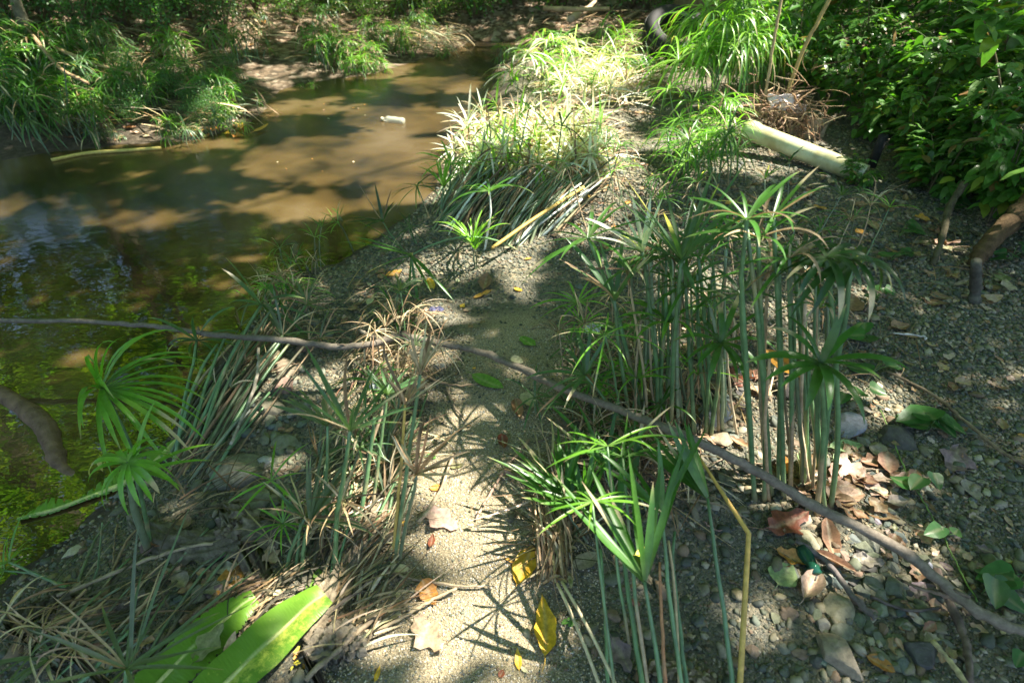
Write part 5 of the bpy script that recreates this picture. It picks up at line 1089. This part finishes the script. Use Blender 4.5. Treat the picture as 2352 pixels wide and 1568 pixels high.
# rotting banana sheath and drape
def sheath(px, wid, z, lb, name, col, n=40, nv=13, cat='debris'):
    c = catmull([G(a, b, z) for a, b in px], 10); c = c[np.linspace(0, len(c) - 1, n).astype(int)]; tan = np.gradient(c, axis=0); tan /= np.linalg.norm(tan, axis=1)[:, None]; sd = np.cross(tan, [0, 0, 1]); sd /= np.linalg.norm(sd, axis=1)[:, None]
    V = []; C = []; ph = rng.uniform(0, 9)
    for i in range(n):
        w_ = np.interp(i / (n - 1), np.linspace(0, 1, len(wid)), wid)
        for j in range(nv):
            v = j / (nv - 1) * 2 - 1; V.append(c[i] + sd[i] * v * w_ * (1 + .18 * math.sin(i * .9 + v * 3 + ph)) + np.array([0, 0, (.022 * (1 - v * v) + .006 * math.sin(v * 15 + i * .25) + .005 * math.sin(i * .8 + v * 5))]))
            C.append(np.array(col) * (1 + .45 * math.sin(v * 19 + i * .13 + ph) * .6 + rng.uniform(-.12, .12)))
    i_ = np.arange(n * nv).reshape(n, nv); mb = MB(); mb.add(V, np.stack([i_[:-1, :-1], i_[1:, :-1], i_[1:, 1:], i_[:-1, 1:]], -1).reshape(-1, 4), None, np.array(C))
    return mb.build(name, M_FIBRE, label=lb, category=cat)
sheath([(885, 1120), (860, 1200), (810, 1290), (740, 1390), (690, 1470)], [.012, .035, .045, .045, .03], .008, 'fibrous grey brown rotting banana sheath beside the sand path', 'banana_sheath', (.27, .22, .15))
sheath([(100, 1440), (200, 1420), (300, 1375)], [.02, .03, .02], .008, 'torn grey sheath lying below the pale round leaf at lower left', 'banana_sheath', (.2, .17, .12))
sheath([(310, 1200), (400, 1245), (480, 1255), (560, 1235), (640, 1205)], [.02, .045, .05, .045, .02], .01, 'dark grey slimy sheath draped over mud below the grey slab', 'banana_sheath', (.14, .125, .09))
sheath([(520, 1170), (560, 1210), (500, 1240)], [.03, .05, .02], .02, 'brown paper like sheath flap hanging from the grey slab', 'banana_sheath', (.2, .17, .12))
sheath([(700, 1500), (790, 1470), (850, 1480)], [.03, .05, .02], .012, 'wide dull brown sheath flap at the bottom beside the yellow fragments', 'banana_sheath', (.22, .19, .14))
sheath([(420, 1440), (520, 1380), (600, 1330)], [.015, .03, .02], .008, 'pinkish brown sheath strip between the stones and the banana leaves', 'banana_sheath', (.32, .23, .16))
sheath([(1490, 1530), (1560, 1545), (1640, 1580)], [.014, .016, .014], .008, 'flat tan strip of bark at the bottom edge under the foreground stems', 'bark_strip', (.40, .33, .2))
sheath([(20, 1440), (90, 1400), (170, 1365)], [.02, .03, .02], .01, 'wet olive brown log at the bottom left waterline', 'driftwood', (.12, .11, .07))

# ------------------------------------------------------------------ vine with heart shaped leaves, seedlings
def seedling(px, py, n, lpx, lb, h=.05, col=(.06, .16, .045), shape='heart', spread=26, gp=None):
    c = G(px, py); root = empty('creeper', c, lb, 'vine', gp); s_ = scale_at(c)
    for k in range(n):
        a = rng.uniform(0, 6.28); q = G(px + spread * math.cos(a) * rng.uniform(.4, 1.3), py + spread * .7 * math.sin(a) * rng.uniform(.4, 1.3)); q[2] += h * rng.uniform(.4, 1.2)
        L_ = lpx * s_ * rng.uniform(.7, 1.2); mb = leaf_mesh(L_, L_ * (.85 if shape == 'heart' else .5), .1, .25, shape, .06, cj(col, .2), 0, 9, 7); th = a + rng.uniform(-.6, .6)
        V = mb.v[0]; 
        cth, sth = math.cos(th), math.sin(th); tx = rng.uniform(-.35, .35)
        for i in range(len(mb.v)):
            v = mb.v[i].copy(); v[:, 0] += L_ * .5; z = v[:, 2] - v[:, 0] * .25 + v[:, 1] * tx; mb.v[i] = np.stack([v[:, 0] * cth - v[:, 1] * sth, v[:, 0] * sth + v[:, 1] * cth, z], 1) + q
        mb.build('leaf', M_LEAF, parent=root, origin=c)
        ms_ = MB(); tube(ms_, bez(c, (c + q) / 2 + [0, 0, .02], q, 6), .0014, (.12, .2, .06), 5); ms_.build('stem', M_STEM, parent=root, origin=c)
for (x, y, n, l_, lb, kw) in [
 (2130, 990, 9, 58, 'creeper patch with heart leaves on sunlit edge of the dark gravel', W()), (2110, 1130, 3, 50, 'creeper leaves halfway down the trailing vine', W()), (2155, 1240, 3, 36, 'small creeper leaves close to the fallen branch', W()),
 (2255, 1362, 2, 74, 'big pale heart leaves at the lower right edge', W(spread=14)), (2330, 1340, 3, 80, 'dark creeper leaves cut by the right edge', W()), (2340, 1520, 3, 50, 'creeper leaf in the extreme bottom right corner', W()), (2010, 690, 6, 28, 'round leaved seedling left of the short post', W()), (2045, 600, 5, 34, 'creeper with pale leaves behind the right hand umbrella', W()), (1985, 780, 3, 44, 'creeper leaves right of the rightmost umbrella', W()), (2000, 860, 4, 40, 'bluish creeper leaves beside the long trailing twig', W()), (1965, 925, 3, 40, 'creeper leaves by the rightmost stems', W()),
 (2065, 545, 4, 40, 'creeper sprig under the shrubs left of the snaking root', W()), (2180, 480, 6, 34, 'creeper leaves near the top of the snaking root', W()), (2320, 600, 5, 34, 'creeper leaves at the right edge beside the trunk foot', W()), (1310, 1430, 4, 16, 'tiny seedling beside the long curved yellow leaf', W(h=.01, spread=10, col=(.12, .3, .05))), (980, 1050, 2, 14, 'tiny green seedling under the straw whorl', W(h=.01, spread=8, col=(.12, .3, .05)))]:
    seedling(x, y, n, l_, lb, **kw)
branch('vine_stem', [(2020, 940), (2045, 990), (2075, 1070), (2120, 1150), (2160, 1220), (2200, 1300), (2245, 1380)], .0018, .0018, .012, 'thin green vine stem running down the gravel toward the branch', 'vine', (.16, .26, .07))

# ------------------------------------------------------------------ shrubs
def shrub_proto(kind):
    root = empty('shrub', (0, 0, 0), 'x', 'shrub'); Lf = [(.11, .05, 'ell'), (.085, .036, 'ell'), (.13, .062, 'ovate')][kind % 3]
    mbl = MB(); ns = 7 if kind < 3 else 6
    for k in range(ns):
        az = rng.uniform(0, 6.28); lean = rng.uniform(.15, .75); hh = rng.uniform(.6, 1.15) if kind < 3 else rng.uniform(.25, .5)
        b = np.array([rng.uniform(-.1, .1), rng.uniform(-.1, .1), -.03]); e = b + np.array([math.cos(az) * lean, math.sin(az) * lean, 1]) * hh
        pts = bez(b, (b + e) / 2 + [0, 0, .15 * hh], e + [0, 0, -.1 * hh], 14); ms = MB(); tube(ms, pts, np.linspace(.007, .0025, 14), cj((.14, .12, .07), .2), 6)
        st_ = ms.build('stem', M_TWIG, parent=root)
        for i in range(3, 14):
            for s_ in (-1, 1, 1):
                if rng.random() < .36: continue
                p0 = pts[i]; td = nrm(pts[i] - pts[i - 1]); out = nrm(np.array([math.cos(az + s_ * rng.uniform(.6, 2.2)), math.sin(az + s_ * rng.uniform(.6, 2.2)), rng.uniform(-.1, .5)])); 
                tl = rng.uniform(.05, .22); tip = p0 + out * tl; 
                if tl > .09: tube(ms, [p0, (p0 + tip) / 2 + rv(.01), tip], [.002, .0016, .001], (.12, .16, .06), 4)
                nl = 1 + int(tl / .05)
                for q in range(nl):
                    base = p0 + out * tl * (q + 1) / nl; d = nrm(out + np.array([rng.uniform(-.8, .8), rng.uniform(-.8, .8), rng.uniform(-.7, .15)])); sd = nrm(np.cross(d, [0, 0, 1]) + rv(.25)); up = np.cross(sd, d)
                    L_ = Lf[0] * rng.uniform(.4, 1.25); w_ = Lf[1] * L_ / Lf[0]; n_ = 7; t = np.linspace(0, 1, n_); prof = np.sin(np.pi * t ** .8) ** .8 + .03
                    pp = base + d * L_ * t[:, None] - np.array([0, 0, 1]) * (L_ * .25 * t[:, None] ** 2) + up * (.003 * np.sin(t * 12)[:, None])
                    cc_ = cj([(.085, .20, .035), (.07, .17, .03), (.10, .22, .045)][kind % 3], .3)
                    if rng.random() < .11: cc_ = cj(rng.choice([(.3, .36, .05), (.2, .3, .04), (.25, .16, .06)]), .2)
                    ribbon(mbl, pp, w_ * prof, sd, cc_, .22)
        # rebuild stem with twigs
        bpy.data.objects.remove(st_); ms.build('stem', M_TWIG, parent=root)
    mbl.build('foliage', M_LEAF, parent=root); return root
sp = [shrub_proto(k) for k in (0, 1, 2, 3)]; sused = [False] * 4
def put_shrub(k, px, py, sc, lb, gp=None, lean=0):
    p = G(px, py); o = sp[k] if not sused[k] else copy_tree(sp[k]); sused[k] = True
    o.location = [float(v) for v in p]; o.rotation_euler = (rng.uniform(-.1, .1), lean, rng.uniform(0, 6.28)); o.scale = (sc, sc, sc * rng.uniform(.9, 1.1)); o['label'] = lb
    if 'group' in o: del o['group']
    if gp: o['group'] = gp
for (k, px, py, sc, lb) in [
 (0, 2130, 300, .8, 'leafy shrub directly behind the lower end of the pipe'), (1, 2200, 330, .95, 'dark leafy shrub behind the snaking root'), (2, 2330, 380, 1.0, 'large leaved shrub above the thick brown root'), (2, 2420, 560, .8, 'shrub pushing in from the right edge'),
 (1, 1960, 210, .95, 'shrub behind the sacking and the right hand cane'), (0, 2120, 220, 1.1, 'tall shrub behind the pipe end, second row'), (2, 2270, 250, 1.15, 'tall broad leaved shrub behind the thick root'), (1, 2400, 300, 1.2, 'tall shrub at the right edge, second row'),
 (2, 1880, 130, 1.0, 'shrub right of the shaded weeping sedge'), (1, 2020, 120, 1.2, 'tall fine leaved shrub at the back, right of centre'), (0, 2190, 140, 1.3, 'tallest shrub in the back row at right'), (2, 2340, 160, 1.3, 'back row shrub beneath the right hand trunk'),
 (1, 1790, 60, 1.1, 'far shrub between the two canes'), (0, 1930, 60, 1.3, 'far shrub right of the thick cane'), (2, 1700, 150, .8, 'bright leaved shrub rising through the weeping sedge'), (3, 2040, 320, .7, 'low leafy plant by the charred stake'), (3, 2110, 395, .7, 'low leafy plant just right of the pipe end'), (3, 1965, 425, .3, 'small leafy sprig touching the pipe end'), (3, 2230, 420, .9, 'low plant at the top of the snaking root'), (3, 2330, 500, .8, 'low plant on the thick brown root'), (3, 2140, 440, .7, 'low plant on the shaded gravel edge'),
 (1, 1935, 280, .62, 'leafy shrub spilling over the upper middle of the pipe'), (0, 1890, 235, .7, 'shrub directly behind the debris tangle'), (2, 2010, 300, .6, 'broad leaved young shrub behind the charred stake'), (1, 2190, 440, .6, 'small shrub just above the short post'), (0, 2290, 500, .6, 'small shrub leaning over the thick root'), (2, 2090, 370, .5, 'broad leaved young shrub at the lower pipe end'), (0, 1830, 190, .8, 'shrub showing between the canes above the tangle')]:
    put_shrub(k, px, py, sc, lb)
# fine leaved undergrowth on the far bank
def bush_proto(kind):
    root = empty('bush', (0, 0, 0), 'x', 'bush'); mbl = MB(); ms = MB()
    for k in range(16):
        az = rng.uniform(0, 6.28); e = np.array([math.cos(az) * rng.uniform(.1, .8), math.sin(az) * rng.uniform(.1, .6), rng.uniform(.3, 1.0)]); pts = bez(np.zeros(3), e * .5 + [0, 0, .3], e, 12); tube(ms, pts, np.linspace(.008, .002, 12), (.13, .10, .06), 5)
        n_ = 95 if kind != 2 else 60
        for q in range(n_):
            i = rng.randint(2, 11); p0 = pts[i] + np.array([rng.gauss(0, .10), rng.gauss(0, .10), rng.gauss(0, .07)]); d = nrm(rv() + [0, 0, -.2]); L_ = rng.uniform(.025, .055) * (1.5 if kind == 2 else 1); sd = nrm(np.cross(d, rv())); 
            V = [p0, p0 + d * L_ * .5 + sd * L_ * .28, p0 + d * L_, p0 + d * L_ * .5 - sd * L_ * .28]; mbl.add(V, [(0, 1, 2, 3)], None, cj([(.075, .17, .055), (.12, .22, .05), (.08, .18, .04)][kind], .35))
    ms.build('twigs', M_TWIG, parent=root); mbl.build('foliage', M_LEAF, parent=root, smooth=False); return root
bp = [bush_proto(k) for k in range(3)]; bused = [False] * 3
def put_bush(k, px, py, sc, lb, gp=None):
    p = G(px, py); o = bp[k] if not bused[k] else copy_tree(bp[k]); bused[k] = True
    o.location = [float(v) for v in p]; o.rotation_euler = (0, 0, rng.uniform(0, 6.28)); o.scale = (sc, sc, sc * rng.uniform(.8, 1.1)); o['label'] = lb
    if gp: o['group'] = gp
    elif 'group' in o: del o['group']
for (x, y, sc) in [(30, 90, .8), (110, 60, .8), (200, 105, .7), (290, 60, .8), (370, 95, .7), (440, 45, .9), (520, 70, .7), (240, 20, 1.), (360, 10, 1.), (130, 5, 1.), (20, 10, 1.), (480, 5, 1.0)]: put_bush(0, x, y, sc, 'small leaved dark bush on the shaded far slope at left', 'dark bushes on the shaded far slope')
for k in range(26): put_bush(0, rng.uniform(20, 560), rng.uniform(130, 300), rng.uniform(.16, .3), 'low small leaved weed on the muddy flat of the far bank', 'low weeds on the muddy flat')
for (x, y, sc) in [(590, 30, .9), (680, 55, .6), (770, 30, .8), (860, 60, .6), (930, 30, .8), (800, 5, 1.), (650, 5, 1.), (960, 10, .9), (1010, 50, .6)]: put_bush(1, x, y, sc, 'sunlit olive bush on the far slope, centre left', 'sunlit bushes on the far slope')
for (x, y, sc) in [(1090, 45, .8), (1180, 15, .9), (1260, 30, .8), (1350, 5, .9), (1450, 20, .9), (1520, 60, .5), (1100, 5, 1.1), (1550, 15, .8), (1690, 25, .9)]: put_bush(2, x, y, sc, 'bush at the foot of the gloom at the upstream end', 'bushes at the upstream end')
for (px, r0, r1, z, lb, c_) in [([(1250, 20), (1330, 22), (1400, 20)], .03, .02, .3, 'fallen tan bough at the upstream end', (.35, .25, .14)), ([(1310, 45), (1350, 20), (1370, 0)], .04, .02, .2, 'bleached broken palm stalk at the upstream end', (.4, .3, .2)), ([(1390, 60), (1440, 40), (1480, 20)], .02, .01, .2, 'curving thin vine at the upstream end', (.2, .15, .1)), ([(80, 90), (200, 140), (300, 170)], .015, .01, .25, 'straight dead cane slanting over the far bank', (.33, .23, .12)), ([(60, 60), (130, 150), (200, 190)], .015, .012, .3, 'second dead cane slanting down the far bank at left', (.3, .2, .11))]:
    branch('dead_cane', px, r0, r1, z, lb, 'cane', c_)
# ------------------------------------------------------------------ trees: some unseen and added for shade, crown gaps shaped to the sun patches
SPOTS_LIT = [ # x, y, rx, ry, tilt, strength (reference pixels on the ground)
 (1085, 1320, 130, 110, 0), (1160, 1475, 95, 80, 0), (1060, 1180, 100, 80, 0), (985, 1400, 60, 60, 0), (1010, 1540, 60, 50, 0), (960, 1100, 34, 30, 0),
 (1000, 612, 95, 26, 8), (1110, 628, 110, 26, -5), (1150, 590, 70, 20, 0), (1000, 740, 70, 18, 0), (1090, 975, 70, 26, 0), (890, 745, 50, 12, 0),
 (1220, 335, 215, 72, 12), (1330, 290, 140, 55, 10), (1400, 410, 60, 40, 30), (1330, 520, 80, 34, 20), (1440, 455, 60, 16, 0), (1460, 340, 50, 12, 0), (1430, 270, 80, 26, 0), (1420, 380, 40, 14, 0),
 (1290, 190, 130, 60, 0), (1400, 200, 80, 40, 0), (1200, 170, 40, 40, 0), (1420, 120, 40, 22, 0),
 (1780, 1070, 90, 70, -20), (1730, 960, 60, 60, 0), (1990, 930, 70, 40, -15), (1960, 1130, 70, 46, -10), (2080, 1260, 110, 40, -30), (1860, 1330, 50, 50, 0), (2060, 760, 26, 18, 0), (1690, 1180, 40, 30, 0), (1620, 1440, 36, 80, 0), (1550, 1100, 70, 40, 0), (1480, 830, 26, 26, 0),
 (1790, 760, 50, 40, 0), (1600, 660, 60, 40, 0), (1480, 570, 60, 30, 0),
 (660, 1430, 110, 60, 30), (820, 1280, 70, 34, 60), (560, 1330, 40, 26, 0), (760, 1170, 40, 60, 0), (820, 960, 50, 26, 0), (760, 870, 60, 20, 0), (640, 860, 40, 16, 0), (930, 860, 60, 40, 0),
 (820, 330, 250, 50, 3), (960, 245, 160, 24, 0), (720, 430, 170, 24, 0), (960, 400, 90, 30, 0), (1020, 170, 120, 12, 0), (60, 430, 130, 14, 0), (340, 465, 160, 9, 0), (700, 225, 110, 10, 0),
 (850, 130, 90, 30, 0), (700, 60, 150, 40, 0), (980, 90, 90, 24, 0), (870, 40, 100, 30, 0), (500, 250, 60, 12, 0), (340, 290, 90, 12, 0), (170, 265, 60, 14, 0), (420, 170, 50, 10, 0), (560, 100, 70, 14, 0),
 (1640, 150, 90, 60, 0), (1650, 1060, 70, 50, 0), (1560, 700, 50, 30, 0), (1580, 200, 60, 30, 0), (1680, 230, 70, 30, 0), (1600, 350, 110, 50, 0), (1700, 330, 60, 30, 0), (1540, 430, 50, 22, 0), (1700, 380, 50, 14, 0), (1900, 360, 30, 14, 0), (2050, 440, 90, 12, 0), (2280, 430, 70, 10, 0), (1860, 170, 40, 16, 0), (2100, 250, 50, 10, 0), (1350, 60, 60, 10, 0)]
_r = random.Random(5)
for k in range(72): SPOTS_LIT.append((_r.uniform(1600, 2330), _r.uniform(30, 430), _r.uniform(14, 46), _r.uniform(6, 17), 0))
for k in range(28): SPOTS_LIT.append((_r.uniform(0, 1050), _r.uniform(5, 330) , _r.uniform(12, 55), _r.uniform(5, 14), 0))
for k in range(14): SPOTS_LIT.append((_r.uniform(1350, 2350), _r.uniform(450, 1500), _r.uniform(8, 22), _r.uniform(6, 16), 0))
for k in range(14): SPOTS_LIT.append((_r.uniform(350, 900), _r.uniform(700, 1500), _r.uniform(8, 24), _r.uniform(8, 20), 0))
def lit(x, y):
    px, py, w = proj(x, y, 0 * x)
    jx = 14 * np.sin(px * .045 + 1.1 * np.sin(py * .05)) + 9 * np.sin(py * .11 + px * .07); jy = 8 * np.sin(py * .09 + 1.3 * np.sin(px * .06))
    L_ = np.zeros(len(x))
    for (cx, cy, rx, ry, t) in SPOTS_LIT:
        a = R(-t); u = (px + jx - cx); v = (py + jy - cy); q = ((u * math.cos(a) + v * math.sin(a)) / rx) ** 2 + ((-u * math.sin(a) + v * math.cos(a)) / ry) ** 2
        L_ = np.maximum(L_, (q < 1.0) * 1.0)
    far = (px < -80) | (px > 2430) | (py > 1650) | (py < 0) | (w < .05)
    nz = wob(x * 1.3 + 4, y * 1.3, 2.0) + .7 * wob(x, y, 5.5)
    L_ = np.where(far, (nz > .9) * 1.0, L_)
    sp_ = (wob(x + 9, y, 11) + wob(y, x, 7.3) > 1.08) & ~far
    return np.maximum(L_, sp_ * .85)
trees = []
for (x, y, r, hgt, lb, col) in [
 (*G(1610, 70)[:2], .30, 9, 'thick olive brown tree trunk behind the weeping sedge', (.15, .13, .07)), (*G(2285, 95)[:2], .16, 8, 'brown tree trunk in the top right corner behind the shrubs', (.16, .09, .05)),
 (*G(72, 110)[:2], .04, 6, 'slim pale tree trunk at the top left of the far slope', (.13, .12, .08)), (*G(12, 60)[:2], .05, 6, 'thin dark tree trunk beside the pale one at top left', (.1, .08, .06)),
 (6.4, 2.6, .22, 9, 'tree standing out of view to the right of the camera', (.14, .11, .07)), (-8.5, 6.5, .24, 9, 'tree on the far bank out of view to the left', (.14, .11, .07)), (5.6, 8.6, .2, 9, 'unseen tree behind the shrubs, second row at right', (.14, .11, .07)), (-4.2, 12.2, .2, 9, 'unseen tree high on the far slope', (.14, .11, .07)),
 (2.4, 13.5, .2, 9, 'unseen tree above the upstream end', (.14, .11, .07)), (-12, 2.0, .2, 9, 'unseen tree far left across the stream', (.14, .11, .07)), (*G(1290, 12)[:2], .05, 6, 'thin bare trunk in the upstream gloom, left one', (.10, .08, .055)), (*G(1475, 15)[:2], .07, 6, 'thin bare trunk in the upstream gloom, right one', (.12, .1, .06)), (*G(960, 8)[:2], .09, 6, 'dark trunk at the top centre on the far slope', (.08, .07, .05))]:
    trees.append((np.array([x, y]), r, hgt, lb, col))
tp = np.array([t[0] for t in trees]); big = [i for i, t in enumerate(trees) if t[2] >= 8]
# canopy leaves, left out along the sun where patches must stay lit
def cand(n, x0, x1, y0, y1, z0, z1, sz):
    gx_ = nr.uniform(x0, x1, n); gy_ = nr.uniform(y0, y1, n); z = nr.uniform(z0, z1, n)
    return gx_, gy_, z, np.full(n, sz) * nr.uniform(.7, 1.3, n)
A = cand(CAN_A, -4.2, 4.4, -.3, 7.5, 4.4, 7.6, .13); B = cand(CAN_B, -13, 9, -2.5, 17, 3.8, 8.5, .28)
gx_ = np.concatenate([A[0], B[0]]); gy_ = np.concatenate([A[1], B[1]]); cz = np.concatenate([A[2], B[2]]); cs = np.concatenate([A[3], B[3]])
keep = nr.uniform(0, 1, len(gx_)) > lit(gx_, gy_) * 1.0
# extra margin so that leaf size does not close the gaps
for ox, oy in ((.05, 0), (-.05, 0), (0, .05), (0, -.05)): keep &= nr.uniform(0, 1, len(gx_)) > lit(gx_ + ox * (cs / .12), gy_ + oy * (cs / .12)) * .75
gx_, gy_, cz, cs = gx_[keep], gy_[keep], cz[keep], cs[keep]
cpos = np.stack([gx_ + SUN[0] / SUN[2] * cz, gy_ + SUN[1] / SUN[2] * cz, cz], 1)
# low leaves of the far treeline, also what the stream mirrors
nl = 46000; th = nr.uniform(R(15), R(165), nl); rd = nr.uniform(10.5, 16, nl); fz = 1.5 + nr.uniform(0, 1, nl) ** .8 * 7.5
fp = np.stack([rd * np.cos(th), rd * np.sin(th) + 1, fz], 1); fgap = (wob(fp[:, 0], fp[:, 2], 1.6) > -.45); fp = fp[fgap]
cpos = np.vstack([cpos, fp]); cs = np.concatenate([cs, nr.uniform(.2, .42, len(fp))])
n = len(cpos); print('canopy leaves', n)
owner = np.array(big)[np.argmin(((cpos[:, None, :2] - tp[big][None]) ** 2).sum(2) + nr.uniform(0, 3, (n, 1)), axis=1)]
dirs = nr.normal(0, 1, (n, 3)); dirs[:, 2] *= .45; dirs[:, 2] -= .15; dirs /= np.linalg.norm(dirs, axis=1)[:, None]
sd = np.cross(dirs, nr.normal(0, .35, (n, 3)) + [0, 0, 1]); sd /= np.linalg.norm(sd, axis=1)[:, None]; up = np.cross(sd, dirs)
Vc = np.stack([cpos - dirs * cs[:, None] * .5, cpos + sd * cs[:, None] * .26 + up * cs[:, None] * .06, cpos + dirs * cs[:, None] * .5, cpos - sd * cs[:, None] * .26 + up * cs[:, None] * .06], 1)
Cc = np.array((.11, .21, .03)) * nr.uniform(.6, 1.5, (n, 1)) * np.array([1, 1, 1]) ; Cc[:, 0] *= nr.uniform(.7, 1.4, n)
for i, (xy, r, hgt, lb, col) in enumerate(trees):
    z0 = h1(*xy) - .1; base = np.array([xy[0], xy[1], z0]); root = empty('tree', base, lb, 'tree')
    top = base + np.array([rng.uniform(-.6, .6), rng.uniform(-.3, .6), hgt]); pts = bez(base, (base + top) / 2 + [rng.uniform(-.2, .2), 0, 0], top, 16)
    mb = MB(); rr = np.interp(np.linspace(0, 1, 16), [0, .05, .5, 1], [1.5, 1.05, .8, .35]) * r * (1 + .05 * nr.normal(0, 1, 16)); tube(mb, pts, rr, np.array(col) * (1 + .15 * nr.normal(0, 1, (16, 1))), 16)
    mb.build('trunk', M_BARK, parent=root, origin=base)
    sel = np.where(owner == i)[0] if i in big else []
    if len(sel):
        for k in range(3):
            tgt = cpos[rng.choice(list(sel))]; s0 = pts[rng.randint(7, 14)]; lm = MB(); tube(lm, bez(s0, (s0 + tgt) / 2 + [0, 0, .5], tgt, 10), np.linspace(r * .12, .006, 10), col, 7); lm.build('limb', M_BARK, parent=root, origin=base)
        cb = MB(); nn_ = len(sel); cb.add(Vc[sel].reshape(-1, 3), None, (np.arange(nn_)[:, None, None] * 4 + np.array([[0, 1, 2], [0, 2, 3]])[None]).reshape(-1, 3), np.repeat(Cc[sel], 4, 0)); cb.build('crown', M_CANOPY, parent=root, origin=base, smooth=False)
    else:
        cb = MB()
        for k in range(500):
            q = top + np.array([rng.gauss(0, .6), rng.gauss(0, .6), rng.gauss(-.3, .5)]); d = nrm(rv()); s_ = nrm(np.cross(d, rv())); L_ = .14; cb.add([q, q + d * L_ * .5 + s_ * L_ * .28, q + d * L_, q + d * L_ * .5 - s_ * L_ * .28], [(0, 1, 2, 3)], None, cj((.07, .15, .03), .3))
        cb.build('crown', M_CANOPY, parent=root, origin=base, smooth=False)

# ------------------------------------------------------------------ sun, sky, camera
w = bpy.data.worlds.new('World'); scene.world = w; w.use_nodes = True; nt = w.node_tree; nt.nodes.clear()
sky = nt.nodes.new('ShaderNodeTexSky'); sky.sky_type = 'NISHITA'; sky.sun_disc = False
el = math.asin(SUN[2]); az = math.atan2(SUN[0], SUN[1]); sky.sun_elevation = el; sky.sun_rotation = az
bg = nt.nodes.new('ShaderNodeBackground'); bg.inputs[1].default_value = SKY_S; ow = nt.nodes.new('ShaderNodeOutputWorld'); nt.links.new(sky.outputs[0], bg.inputs[0]); nt.links.new(bg.outputs[0], ow.inputs[0])
ld = bpy.data.lights.new('sun', 'SUN'); ld.energy = SUN_S; ld.angle = R(.53); ld.color = (1, .93, .82); lo = bpy.data.objects.new('sun', ld); COL.objects.link(lo); lo.location = (6, 4, 12)
lo.rotation_euler = Vector(SUN).to_track_quat('Z', 'Y').to_euler()
cd = bpy.data.cameras.new('camera'); co = bpy.data.objects.new('camera', cd); COL.objects.link(co); co.location = (0, 0, CAMH); co.rotation_euler = (R(90) - PITCH, 0, 0)
cd.sensor_width = 36; cd.lens = FPX / 2352 * 36; cd.clip_start = .02; cd.clip_end = 200; cd.dof.use_dof = True; cd.dof.focus_distance = 1.75; cd.dof.aperture_fstop = 3.5
scene.camera = co
scene.view_settings.view_transform = 'Standard'; scene.view_settings.look = 'None'; scene.view_settings.exposure = EXPO; scene.view_settings.gamma = 1
scene.render.resolution_x = 1024; scene.render.resolution_y = 682
cy = scene.cycles; cy.max_bounces = 6; cy.diffuse_bounces = 3; cy.glossy_bounces = 2; cy.transmission_bounces = 4; cy.transparent_max_bounces = 8; cy.caustics_reflective = False; cy.caustics_refractive = False; cy.sample_clamp_indirect = 4; cy.use_denoising = True
